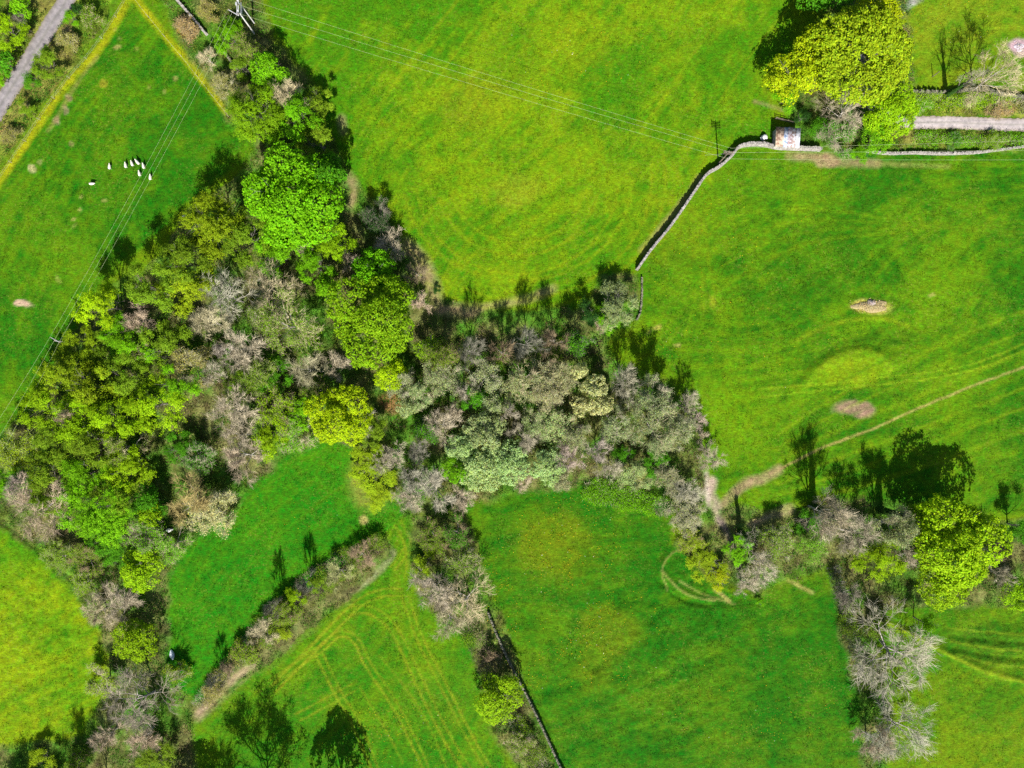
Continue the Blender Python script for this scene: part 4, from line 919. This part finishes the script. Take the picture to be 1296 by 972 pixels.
# ------------------------------------------------------------------ build it all
TREES = r'''
# --- top-left lane
L 27 6 15 5.5 lime - | lime green leafy tree at the top edge left of the grey lane
F 10 38 22 6 ylime - | yellow-green tree in the top left corner of the photo
B 24 24 13 4.5 smoke - | small dark leafless bush between two green trees left of the grey lane
L 3 78 15 6 green - | dark green leafy tree on the left photo edge beside the grey lane
F 4 100 8 3 lime - | low lime bush on the left verge at the lane's bend
F 62 80 18 5.5 olive - | olive bush throwing its twiggy shadow onto the grey lane
F 40 98 12 4 green - | low green bush spilling over the right edge of the grey lane
M 84 50 13 3 ochre beige | straw coloured bush between the grey lane and the yellow grass strip
L 97 11 7 5 dark - | small narrow dark tree beside the top end of the grey lane
M 116 20 14 3 olive beige | dull olive bush near the top edge between lane and yellow strip
F 33 138 11 3 olive - | low olive bush at the lower end of the lane's right verge
M 12 170 12 2.5 ochre brown | brown scrubby bush on the left photo edge below the lane
F 90 22 9 3 lime - | bright green little bush against the lane below the narrow dark tree
# --- wood, northern tongue
M 236 34 15 3 amber brown | rusty orange bush left of the pale old wall in the scrub
M 262 12 14 3.5 ochre brown | tan bush just right of the top of the pale old wall
F 292 46 20 6 lime - | loose green tree under the cables beside the twin-legged power pole
B 262 72 15 4.5 beige - | pale bare bush under the three cables near the yellow strip
M 284 105 18 5 ochre beige | straw twigged bush beside the lower end of the yellow strip
M 310 60 17 7 olive brown | brownish half bare tree just below the twin-legged power pole
L 340 88 24 10 lime - | round lime leafy tree south-east of the twin-legged power pole
F 308 84 15 6 olive - | dull olive tree between lime leafy tree and pale bare bush
B 362 116 22 10 beige - | straw coloured bare tree among the lime trees of the north belt
F 322 140 34 13 spring - | wide lime budding tree at the belt's edge above the sheep field
F 376 148 25 11 lime - | lime budding tree in the middle of the north belt
F 404 128 18 7 olive - | olive tree on the north belt's right edge by the big pasture
F 404 178 24 8 olive - | olive tree on the belt edge beside bare soil of the big pasture
M 418 208 16 6 green brown | dull low tree shaded by the great bright green tree on its upper right
F 344 176 13 6 lime - | small green tree just above the great bright green crown
L 370 252 62 18 bright - | great bright green leafy tree, largest crown of the north belt
L 412 222 28 14 green - | darker green leafy tree touching the great bright tree on its upper right
F 425 308 22 10 ylime - | lime tree tucked under the right flank of the great bright green tree
B 442 330 15 6 pink - | small pinkish bare tree in the gap right of a lime tree
F 398 338 22 9 lime - | lime tree south of the great bright green tree
L 414 366 16 8 lime - | small lime leafy tree beside the dark gap left of the tall lime pair
F 268 284 36 16 mustard - | broad mustard green tree whose edge meets the field with a lone sheep
F 314 300 30 12 olive - | olive budding tree between mustard green tree and great bright tree
F 350 322 26 11 lime - | yellow-green tree just below the great bright green tree
B 384 316 13 8 beige - | little whitish twiggy tree set among lime trees
F 232 328 26 15 olive - | olive tree beside the right one of two dark round shadows
F 238 362 30 11 mustard - | mustard budding tree between sheep field and pinkish bare trees
# --- big grey group
B 288 376 36 13 white - | whitish bare tree with one long bright limb, top of the grey group
B 342 366 36 14 beige - | beige bare tree on the upper right of the grey group
M 358 408 40 14 olive beige | large greenish twiggy tree on the right side of the grey group
B 262 408 28 11 beige - | pale tan bare tree on the left of the grey group
B 304 440 30 12 grey - | grey bare tree on the bottom of the grey group
M 330 398 20 12 olive grey | half bare tree in the dark heart of the grey group
B 282 446 17 9 purple - | small mauve bare tree at the grey group's lower left
# --- west wood, upper edge
F 126 386 24 14 yellow - | bright yellow tree at the wood's upper edge beside the single power pole
B 174 402 22 9 pink - | pink bare tree between bright yellow tree and olive trees
F 188 366 28 15 olive - | olive tree at the wood edge below the two dark round shadows
F 148 416 20 8 lime - | lime tree just below the bright yellow tree
F 168 440 26 9 lime - | fresh green tree below the pink bare tree
F 208 436 28 10 olive - | olive tree left of the pale tan bare trees
F 98 432 20 7 mustard - | mustard tree hiding the foot of the single power pole
F 130 446 22 6 olive - | olive tree in deep shade below the wood's upper notch
F 76 476 28 11 mustard - | mustard tree on the wood's left edge under the cables
F 116 488 30 12 mustard - | tall mustard tree in the middle of the west wood's upper part
F 160 480 26 11 olive - | olive tree beside a dark gap in the west wood
M 180 450 18 8 olive beige | thin pale tree beside a dark gap in the west wood
F 196 512 32 12 ylime - | yellow-green tree whose tip points down over the dark clearing
F 222 486 24 11 lime - | lime tree right of the dark gap and left of the beige bare trees
F 56 512 26 11 ylime - | yellow-green tree beside the cables on the wood's left edge
F 100 536 30 12 ylime - | wide yellow-green tree with a pinkish bare neighbour in the west wood
F 138 530 28 12 ylime - | yellow-green tree in the centre of the west wood
B 82 526 14 12.5 pink - | pinkish bare top poking through yellow-green crowns of the west wood
F 70 556 26 10 olive - | olive tree above the long dark shadow in the west wood
M 18 570 26 9 mustard moss | yellowish mossy tree where the cables meet the left photo edge
F 10 612 18 8 lime - | lime tree on the left photo edge above the pink bare tree
F 122 564 28 12 olive - | olive tree in the lower middle of the west wood
M 152 566 22 11 olive beige | half bare tree upper left of the dark clearing
F 162 590 26 11 ylime - | bright yellow-green tree left of the dark clearing
F 64 602 30 10 olive - | olive tree below the long dark shadow of the west wood
F 108 600 28 11 lime - | lime tree right above the large lime tree with rounded lower edge
F 150 636 26 11 olive - | olive tree above the large round lime tree's right shoulder
F 122 644 40 12 lime - | large round lime tree on the lower edge of the west wood
L 188 636 22 8 green - | dark green leafy tree below the black clearing
L 190 652 17 8 ylime - | small yellow-green leafy tree left of the golden bare tree
B 48 644 46 12 pink - | large pink bare tree at the lime field's corner in the lower left
B 26 618 20 9 purple - | mauve bare tree above the large pink bare tree
F 62 632 20 9 olive - | olive tree at the upper right of the large pink bare tree
F 228 566 20 5 green - | low green tree inside the black clearing
M 248 580 22 6 green grey | half bare tree in shade on the clearing's right side
B 236 636 34 9 amber - | amber bare tree with dark open middle by the lush green field
M 268 652 30 7 cream beige | straw-cream half bare tree reaching into the lush green field
M 184 676 26 8 lime grey | half bare lime tree with grey limbs left of the pale oval boulder
M 215 690 22 6 lime beige | straggly lime tree beside the lush field below the pale oval boulder
L 176 720 28 8 ylime - | yellow-green leafy tree on the narrow neck of the lower left wood
M 74 706 22 4 olive moss | low mossy bush along the lime field's upper right edge
M 108 706 22 4 olive brown | low brownish bush between lime field and the neck of the wood
F 132 688 20 5 green - | green low tree in shade under the large round lime tree
M 108 738 16 3.5 olive beige | small dull bush at the lime field ditch
F 148 706 14 4 green - | small green bush left of the yellow-green leafy tree
# --- middle wood
M 238 462 28 10 ochre beige | tan combed-looking tree below the grey group's left side
B 270 476 20 9 grey - | grey bare tree below the mauve one
M 322 478 24 9 olive moss | mossy half bare tree south of the grey group
F 300 490 18 8 olive - | olive tree above the pinkish fan-shaped bare tree
F 348 476 22 6 green - | low green tree in the shaded lane south of the grey group
B 388 466 26 9 beige - | beige bare tree with a light trunk left of the tall lime pair
B 426 464 20 8 pink - | pale pink bare tree just left of the tall lime pair's foot
M 400 494 18 6 olive brown | small dull tree between pale bare trees and bright yellow tree
B 292 520 32 11 pink - | pinkish fan-shaped bare tree right of the dark clearing
B 304 552 24 9 grey - | grey bare tree under the pinkish fan-shaped one
B 310 580 30 9 pink - | pink bare tree at the upper left corner of the lush green field
M 346 520 28 8 ylime brown | yellow-green and brown tree in the middle wood
F 338 548 26 7 ylime - | low yellow-green tree above the lush field
M 372 548 26 6 lime beige | pale lime half bare tree at the lush field's top edge
F 384 520 20 7 lime - | lime tree left of the bright yellow tree
L 428 526 38 12 yellow - | bright yellow leafy tree at the top of the lush green field
B 455 536 20 8 white - | white-limbed bare tree clinging to the bright yellow tree's right side
L 472 346 30 13 bright - | upper bright green half of the tall lime pair
L 472 404 54 17 spring - | broad lime leafy tree south of a bright green one, the pair's larger
L 494 474 20 9 yellow - | yellow leafy tree below the tall lime pair at the plot's corner
M 540 440 16 7 ylime smoke | sparse yellow-leaved tree right of the tall lime pair
B 496 310 22 6 pink - | brownish pink bare tree beyond the dark hollow above the lime pair
B 526 346 16 4.5 brown - | low brown bare bush on bare soil at the big pasture's lower left
B 534 382 16 4.5 pink - | pinkish low bush above the sparse yellow-leaved tree
M 478 276 22 6 dark smoke | dark low tree lost in the shade right of the great bright tree
F 552 366 5 1.5 dark - | tiny dark bush alone on bare soil at the big pasture's edge
# --- row north of the plot
M 556 450 20.0 12 olive brown | olive half bare tree first in the row along the plot's top edge
B 596 446 22.0 12 smoke - | dark bare tree second in the row along the plot's top edge
B 634 446 18 11 brown - | brown bare tree in the middle of the row along the plot's top edge
B 668 436 23.0 12 smoke - | dark bare tree left in the brown gap of the row above the plot
B 704 434 23.0 12 brown - | brown bare tree right in the brown gap of the row above the plot
M 734 432 16 10 green smoke | green-flecked tree at the right end of the row above the plot
F 780 386 26 8 sage - | sage bush-like tree just below the foot of the stone wall
F 768 402 17 6 lime - | yellow-green tree on the lower left of the sage tree by the wall
B 762 410 13 4 pink - | pink bare bush below the trees at the stone wall's foot
F 744 398 15 6 dark - | dark tree left of the trees at the stone wall's foot
# --- plot wood
M 508 488 20 7 sage grey | olive grey tree in the plot wood's upper left corner
M 532 498 20 7 pale beige | mustard tinged tree right of the brown earth hollow
M 562 478 24 8 sage grey | grey olive tree along the plot wood's top left
B 586 494 15 9 white - | white starburst bare tree in the plot wood's upper left
M 614 478 24 8 sage grey | olive-grey tree on the plot wood's top edge left of centre
M 662 482 28 9 sage beige | beige olive tree on the plot wood's top edge at centre
M 692 490 26 9 moss beige | mossy beige tree on the plot wood's top edge right of centre
L 517 516 15 6 sage - | small grey-sage crown just right of the brown earth hollow
B 560 540 24 8 grey - | grey-pink bare tree left of the pale green crowns in the plot wood
B 574 522 14 8 pink - | pinkish bare tree below the white starburst tree
F 600 506 15 6 green - | small fresh green tree in the plot wood's upper middle
B 645 524 15 9 white - | white-tipped bare tree above the pale green crowns
M 626 512 16 7 sage grey | small sage tree left of the white-tipped bare tree
L 614 548 26 9 sage - | sage green leafy crown at the top of the pale green cluster
L 584 566 20 8 pale - | pale green leafy crown at the left of the pale green cluster
L 612 592 30 9 pale - | largest pale green leafy crown in the plot wood's lower middle
L 646 586 26 9 pale - | pale green leafy crown right of the largest one
L 580 594 20 7 lime - | lime leafy crown at the lower left of the pale green cluster
B 663 552 24 8 grey - | grey bare tree at the right of the sage green crown
M 676 538 20 8 pale beige | straw tinged tree in the plot wood's middle
B 662 606 18 6 pink - | pinkish bare tree low on the plot wood's southern edge
L 692 590 24 8 pale - | pale green crown next to the mauve bare trees
M 710 606 14 5 moss beige | small mossy tree on the southern edge below the mauve trees
B 530 572 18 7 smoke - | smoky dark bare tree in the plot wood's left part
B 500 574 18 6 grey - | grey bare tree on the plot wood's left edge
B 522 604 20 6 white - | whitish bare tree in the plot wood's lower left
B 548 624 32 7 white - | broad white-grey bare tree in the plot wood's bottom left corner
B 516 634 20 5.5 pink - | pale pink bare tree at the very bottom left tip of the plot wood
B 584 630 18 5.5 pink - | pale pinkish bare tree right of the broad white-grey one
M 540 546 16 6 green smoke | dark green tree between smoky and grey-pink bare trees
M 712 474 18 8 moss beige | moss-beige tree left of the cream crowns
L 734 470 13 8 cream - | upper left cream crown in the plot wood
L 753 490 17 9 cream - | large cream crown in the plot wood
L 736 512 14 8 cream - | lower left cream crown in the plot wood
L 762 514 17 8 cream - | lower right cream crown in the plot wood
B 794 486 25 12 grey - | round grey bare tree right of the cream crowns
M 830 506 26 13 sage grey | smoky sage tree near the plot wood's upper right corner
M 828 540 34 11 sage beige | broad mustard-grey tree dominating the plot wood's right end
M 856 548 22 9 sage grey | grey olive tree on the plot wood's right edge
B 874 512 18 7 grey - | grey bare tree on the right edge next to the pasture
B 882 532 14 6 purple - | small mauve-grey bare tree at the pasture edge below the grey one
M 778 538 22 8 sage grey | smoky sage tree above the black gap in the plot wood
M 706 540 24 8 pale beige | yellowish tree left of the sage tree in the plot wood's middle
M 728 556 20 8 sage grey | olive-grey tree above the mauve bare trees
B 722 580 22 8 purple - | left one of the two mauve bare trees
B 757 568 19 8 purple - | right one of the two mauve bare trees
F 790 574 12 5 green - | little green tree in the black gap of the plot wood
B 774 596 18 6 grey - | grey bare tree below the black gap on the southern edge
M 802 604 20 6 pale moss | mossy yellow tree on the southern edge right of the black gap
F 836 586 18 5 green - | low green tree below the broad mustard-grey tree
M 846 606 18 6 moss grey | mossy grey tree near the plot wood's lower right
B 872 622 22 6 grey - | grey bare tree in the plot wood's lower right corner
B 902 580 20 6 pink - | pale pink bare tree leaning out over the pasture at the right end
B 890 552 10 4.5 pink - | small reddish pink bush at the plot wood's right end
F 470 590 26 3.5 mustard - | low mustard bush left of the plot wood by the lush field
B 482 588 16 5 grey - | grey bare tree between low mustard bush and plot wood
F 478 616 24 2.5 mustard - | lowest yellowish bush left of the plot wood's bottom corner
F 474 548 17 6 olive - | olive tree in shade right of the bright yellow tree
# --- south-east belt
M 866 650 24 5 moss grey | grey-green tree below the plot wood's lower right corner
M 872 684 18 4 mustard brown | low yellowish bush left end of the south-east belt
F 894 714 24 4 mustard - | mustard bush on the ridged green slope
F 910 732 14 3 gold - | golden low bush beside pale bare trees on the ridged slope
F 936 698 17 5 lime - | lime tree left of the pale bare trees on the slope
B 962 716 26 7 grey - | pale grey bare tree above the ridged green slope
B 944 740 18 5 grey - | lowest pale bare tree on the ridged green slope
F 962 762 5 1 lime - | tiny lime bush at the tip of the ridged slope
M 984 690 22 6 olive grey | grey olive tree right of the track's shaded end
F 1026 662 16 5 green - | fresh green tree left in the south-east belt
B 1052 652 32 16 grey - | left large grey bare tree of the south-east belt
B 1086 680 32 11 grey - | right large grey bare tree of the south-east belt
M 1030 694 18 6 lime moss | lime mossy tree below the fresh green one
F 1112 706 26 9 ylime - | yellow-green tree between grey bare trees and the large lime tree
M 1136 668 26 14 sage beige | sage half bare tree left of the large lime tree
B 1150 708 17 7 grey - | grey bare tree at the foot of the large lime tree
F 1166 654 20 9 olive - | olive tree above the large lime tree's left side
L 1210 686 54 16 ylime - | largest lime leafy tree of the south-east belt
L 1196 738 32 11 ylime - | lime crown hanging below the largest lime tree
B 1262 700 14 8 brown - | brown bare tree right of the largest lime tree
L 1290 752 20 9 ylime - | yellow-green leafy tree on the right photo edge
B 1270 730 18 7 grey - | grey bare tree left of the edge tree in yellow-green leaf
F 1295 668 16 8 green - | dark green tree cut by the right photo edge
F 1172 790 13 8 lime - | narrow lime tree beside the wedge shadow below the large lime tree
B 1076 756 20 6 smoke - | dark twiggy tree over the shaded hedge in the south-east belt
B 1142 828 64 13 white - | great sprawling white bare tree over the lower right field
B 1146 930 46 12 white - | fan-shaped pale bare tree near the lower right bottom edge
B 1112 944 26 8 pink - | pinkish bare tree left of the fan-shaped pale one
M 1112 792 16 4 olive brown | low brown bush on the hedge under the great sprawling tree
# --- hedgerow south of the plot
M 548 682 22 5 olive brown | brown-olive tree at the top of the hedgerow below the plot
M 578 676 20 6 green brown | shaded dull tree at the hedgerow top by the plot's bottom edge
F 536 712 15 3 mustard - | yellow low bush on the hedgerow's left side
M 584 712 20 6 olive pink | olive pink tree midway in the hedgerow below the plot
B 548 750 30 9 white - | whitish bare tree overhanging the striped field
B 592 764 36 10 beige - | beige bare tree with forked limbs in the hedgerow
B 566 786 26 7 beige - | beige bare tree under the whitish one beside the striped field
L 630 884 31 8 ylime - | round yellow-green leafy tree alone in the hedgerow's lower part
M 658 944 17 3.5 olive pink | dull pinkish bush on the hedgerow near the bottom edge
B 622 830 12 4 brown - | dark bare bush in the hedgerow's shaded stretch
# --- hedge bank
B 462 702 22 4 brown - | pale brown bush at the upper end of the hedge bank
B 430 726 20 4 moss - | tan bush next down the hedge bank
F 402 738 12 3 olive - | small olive bush on the hedge bank
F 374 756 12 3 ylime - | small bright yellow-green bush on the hedge bank
M 360 774 18 4 olive brown | brownish bush midway down the hedge bank
B 334 802 20 4 beige - | pale beige bush on the lower hedge bank
F 352 800 13 2.5 mustard - | mustard bush on the hedge bank's right side
M 308 826 16 3.5 olive brown | olive-brown bush on the hedge bank's lower half
B 288 848 13 3 brown - | brown bush next to the pinkish tip of the hedge bank
M 268 872 12 2.5 ochre pink | pinkish brown bush at the hedge bank's lower tip
B 344 772 13 10 smoke - | slender leafless tree casting a thin shadow on the lush field
B 384 740 14 9 smoke - | slender leafless tree casting a forked shadow on the lush field
B 268 862 9 8 smoke - | thin leafless sapling near the hedge bank's lower tip
# --- lower left corner
B 148 768 30 7 pink - | pinkish bare tree above the small lime tree in the lower left
B 122 776 22 6 beige - | straw bare tree at the corner of the lime field
L 170 812 27 8 ylime - | small round lime leafy tree in the lower left
B 172 896 48 12 taupe - | large grey-brown bare tree with radiating limbs in the lower left
B 176 936 26 9 pink - | pinkish bare tree below the large radiating grey one
B 132 934 20 7 pink - | small pinkish bare tree at the lime field's lower right
M 128 864 22 5 mustard beige | straw-yellow tree at the lime field's right edge
M 222 852 14 3.5 mustard beige | yellowish bush beside the bluish white rock
F 196 960 22 5 olive - | olive tree on the bottom photo edge in the lower left
F 52 958 15 4 mustard - | yellow bush at the bottom edge below the lime field
M 96 968 16 4 olive brown | brown bush at the bottom edge in the lower left corner
# --- top right
L 1092 66 62 16 mustard - | huge mustard yellow leafy tree at the top right
L 1006 96 34 11 gold - | golden leafy tree left of the huge mustard one
L 1112 26 34 14 gold - | golden crown at the top of the huge mustard tree
L 1036 58 30 13 gold - | golden crown on the upper left of the huge mustard tree
L 1128 140 36 10 ylime - | yellow-lime leafy tree where the pale lane ends
L 1112 172 20 7 lime - | lime leafy tree by the stone wall below the pale lane
B 1074 142 40 8 grey - | broad grey bare tree right of the small rusty shed
M 1060 172 24 5 green grey | green-grey low tree against the wall right of the shed
F 1034 160 13 4 green - | small green tree hugging the shed's right side
F 1016 148 9 3 dark - | dark little bush at the wooden hurdle behind the shed
F 994 126 14 3 lime - | low lime bush at the foot of the golden tree by the shed
B 1266 92 38 13 beige - | pale bare tree with long straw twigs above the right lane
F 1092 192 12 2.5 lime - | little lime bush on the wall below the yellow-lime tree
M 1210 176 10 1.8 green smoke | low dark bush between pale lane and stone wall
M 1258 178 14 1.8 olive grey | grey low bush on the verge near the right edge
M 1170 134 11 1.5 lime beige | low straggly bush above the pale lane's left end
M 1268 138 14 1.5 amber brown | rust coloured low bush above the pale lane near the right edge
# --- outside the frame, seen by their shadows
M 310 1062 48 21 olive smoke | thinly leaved tree beyond the bottom edge casting a branching shadow
L 418 1044 36 17 green - | leafy tree beyond the bottom edge casting a round dark shadow
B 100 1024 24 15 smoke - | leafless tree beyond the bottom left edge shading the yellow bush
F 30 1020 34 8 olive - | olive tree beyond the bottom left corner
B 70 1026 24 14 smoke - | second leafless tree beyond the bottom left edge
B 258 1050 30 13 smoke - | leafless tree below the frame by the hedge bank's foot
L 235 1030 34 10 green - | dark leafy tree below the frame in the lower left
L 1050 -40 50 14 green - | leafy tree above the frame at the top right
'''
build_ground()
ribbon('road', ROAD_L, 11, .06, M_ROAD, 1, .05)
ribbon('lane', ROAD_R, 8.2, .06, M_LANE, 2, .06)
undergrowth(); tussocks(); flowers()
stone_wall([(806,341),(822,318),(845,290),(865,262),(880,240),(893,222),(909,212),(925,198),(933,188),(945,184),(965,184),(985,188),(1010,189),(1036,190)], .64, 1.45, 'long pale stone wall curving from the shed down the big pasture edge', M_STONE, 3)
stone_wall([(1096,192),(1125,195),(1155,194),(1190,195),(1230,194),(1265,190),(1296,186),(1340,182)], .48, .75, 'pale stone wall along the bottom of the right lane verge', M_STONE, 4, .08)
stone_wall([(224,0),(240,18),(262,44)], .6, .9, 'old pale wall in the scrub at the top left', M_STONE, 5, .1)
stone_wall([(278,58),(290,74),(304,94)], .6, .7, 'dark broken wall stub above the straw twigged bush', M_MOSSY, 6, .3)
stone_wall([(618,775),(630,805),(645,838),(665,876),(684,915),(700,950),(716,985)], .5, .7, 'low mossy wall along the hedgerow down to the bottom edge', M_MOSSY, 7, .12)
stone_wall([(812,352),(812,375),(810,395),(806,404)], .45, .5, 'low mossy wall beside the sage trees at the wall foot', M_MOSSY, 8, .3)
stone_wall([(1153,117),(1190,118),(1240,114),(1262,120),(1296,124),(1340,126)], .6, 1.0, 'dark mossy wall between the right lane verge and the top right field', M_MOSSY, 9, .1)
hedge([(486,682),(450,702),(418,724),(385,748),(352,782),(325,806)], 30, 2.3, 'olive', 'brown', 'broad brown hedge climbing the bank between lush and striped fields', 11, 20, .45)
hedge([(325,806),(300,836),(272,866),(252,893)], 20, 1.8, 'ochre', 'pink', 'narrower pinkish lower end of the bank hedge', 12, 20, .35)
hedge([(1052,715),(1066,770),(1080,815),(1100,860),(1120,900),(1124,960)], 16, 1.8, 'olive', 'smoke', 'dark hedge running down under the white bare trees', 13, 18, .4)
hedge([(590,790),(606,815),(622,850)], 26, 1.6, 'olive', 'brown', 'low dark hedge in the shaded stretch of the hedgerow', 14, 16, .35)
hedge([(650,905),(668,940),(690,985)], 22, 1.5, 'olive', 'pink', 'low brownish hedge beside the mossy wall at the bottom edge', 15, 16, .4)
hedge([(1156,127),(1200,130),(1240,128),(1300,136)], 14, 1.0, 'ylime', 'beige', 'low weedy hedge along the top of the right lane', 16, 16, .7)
hedge([(1155,176),(1200,178),(1250,180),(1320,177)], 12, .9, 'lime', 'beige', 'low green hedge between right lane and stone wall', 17, 14, .85)
hedge([(540,448),(600,452),(670,446),(735,440)], 20, 3.0, 'olive', 'brown', 'tangled thicket along the plot wood top edge', 18, 14, .5)
hedge([(738,620),(770,624),(810,634),(848,644)], 24, .8, 'lime', 'beige', 'low pale yellow-green fringe along the plot wood southern edge', 19, 26, .66)
power(); sheep(); shed(); hurdle()
post(1180, 97, 2.6, 'tall lone dark post in the top right field beside the ivy tree shadow')
post(1244, 106, 1.6, 'small dark post beside the pale bare tree at the top right')
fence([(164,-6),(125,56),(78,112),(40,168),(-20,258)], 6.0, 'post and wire fence along the yellow strip nearest the lane')
fence([(168,-4),(200,36),(235,78),(262,112),(298,158)], 6.0, 'post and wire fence along the yellow strip beside the north belt')
boulder(967, 174, (.72,.62,.55), M_ROCK, 'white rock beside the shed above the stone wall', 1)
boulder(213.5, 671, (.75,.38,.35), M_ROCK, 'pale oval boulder between amber and grey trees', 2, .15)
boulder(217.5, 829, (.42,.95,.4), M_BLUEROCK, 'bluish white rock by the small round lime tree', 3, .2)
heap(1102.5, 388, 4.0, 1.3, .35, 'pale straw heap lying in the middle of the right field', 'straw_heap', (.34,.27,.13), 700, 5, 'straw heap')
heap(1103, 384, 1.1, .8, .6, 'pinkish white mound on top of the straw heap', 'stone_heap', (.42,.34,.30), 160, 8, 'heap')
heap(1290, 60, 1.1, 1.0, .3, 'round pinkish white ash heap in the top right field', 'ash_heap', (.50,.42,.46), 160, 6, 'heap')
seen = set()
for ln in TREES.strip().splitlines():
    if not ln.strip() or ln.startswith('#'): continue
    a, lab = ln.split('|'); T, u, v, r_, h_, leaf, *tw = a.split(); lab = lab.strip()
    assert lab not in seen, lab
    seen.add(lab)
    plant(T, float(u), float(v), float(r_), float(h_), leaf, (tw[0] if tw and tw[0] != '-' else None), lab)
# ivy-clad slender trees, seen chiefly by their shadows
def ivy_tree(u, v, R, h, ivy_h, label, seed, twigs=1, thick=.45, ivy=(.03, .08, .01)):
    t = empty('ivy_tree', (*P(u, v), 0)); tag(t, label, 'tree', 'slender ivy-clad trees')
    sk, tp, td = skeleton(seed, R, h, 7, (4, 3, 2), .40)
    obj('trunk', trunk_mesh('trunk', sk, h, (0, 1), .9), t)
    o = obj('crown', twig_mesh('crown', seed+9, sk, tp, td, h, (2, 3, 4), .016, twigs, .7), t); o.color = (.30, .28, .2, 1)
    r_ = np.random.default_rng(seed+3); n = int(ivy_h*420); z = r_.uniform(.2, ivy_h, n); a = r_.uniform(0, 6.283, n); rr = (.30+thick*np.exp(-z/ivy_h*1.6))*r_.uniform(.5, 1.1, n)
    cx = np.interp(z, np.r_[0, sk[0][1][:, 2]], np.r_[0, sk[0][1][:, 0]]); cy = np.interp(z, np.r_[0, sk[0][1][:, 2]], np.r_[0, sk[0][1][:, 1]])
    C = np.stack([cx+rr*np.cos(a), cy+rr*np.sin(a), z], 1); nn = unit(np.stack([np.cos(a), np.sin(a), r_.uniform(0, .8, n)], 1))
    v_, f_, t_ = leaves(C, nn, r_.uniform(.09, .17, n), r_)
    o = obj('ivy', mesh_np('ivy', v_, f_, [M_LEAF], False, t_), t); o.color = (*ivy, 1)
ivy_tree(1197, 121, 2.9, 14.5, 6.5, 'slender tree with ivy-clad trunk by the mossy wall at the top right', 4242)
ivy_tree(936, 672, 2.6, 9.5, 7, 'ivy-clad tree beside the pale track at the plot wood corner', 4250, 2)
ivy_tree(1029, 642, 2.8, 14, 11, 'tall ivy-clad tree left of the grey bare trees, casting a pillar shadow', 4261, 2, .9)
ivy_tree(1113, 645, 2.4, 11.5, 9.5, 'ivy-clad tree behind the grey bare trees, beside the large lime tree', 4272, 2, .8)
for o in bpy.data.objects:
    if o.name.split('.')[0] in ('undergrowth', 'grass', 'wildflowers'): o.color = (1, 1, 1, 1)

# ------------------------------------------------------------------ light, sky, camera
EL = math.radians(39.5); AZ = .06
world = bpy.data.worlds.new('World'); scene.world = world; world.use_nodes = True
nt = world.node_tree; bg = nt.nodes['Background']; sky = nt.nodes.new('ShaderNodeTexSky'); sky.sky_type = 'NISHITA'; sky.sun_disc = False
sky.sun_elevation = EL; sky.sun_rotation = math.pi - AZ
nt.links.new(sky.outputs['Color'], bg.inputs['Color']); bg.inputs['Strength'].default_value = .06
sun = bpy.data.lights.new('sun', 'SUN'); sun.energy = 5.0; sun.angle = math.radians(.5); sun.color = (1, .97, .91)
so = bpy.data.objects.new('sun', sun); COL.objects.link(so)
d = Vector((-AZ*math.cos(EL), math.cos(EL), -math.sin(EL))); so.rotation_euler = d.to_track_quat('-Z', 'Y').to_euler()
cam = bpy.data.cameras.new('camera'); cam.sensor_width = 36; cam.lens = 36*H/(1296*S); cam.clip_start = 1; cam.clip_end = 20000
co = bpy.data.objects.new('camera', cam); co.location = (0, 0, H); COL.objects.link(co); scene.camera = co
vs = scene.view_settings; vs.view_transform = 'Standard'; vs.look = 'None'; vs.gamma = 1; vs.use_curve_mapping = False; vs.exposure = 1.15
scene.display_settings.display_device = 'sRGB'
scene.cycles.max_bounces = 5; scene.cycles.diffuse_bounces = 3; scene.cycles.transmission_bounces = 3
scene.cycles.use_denoising = False
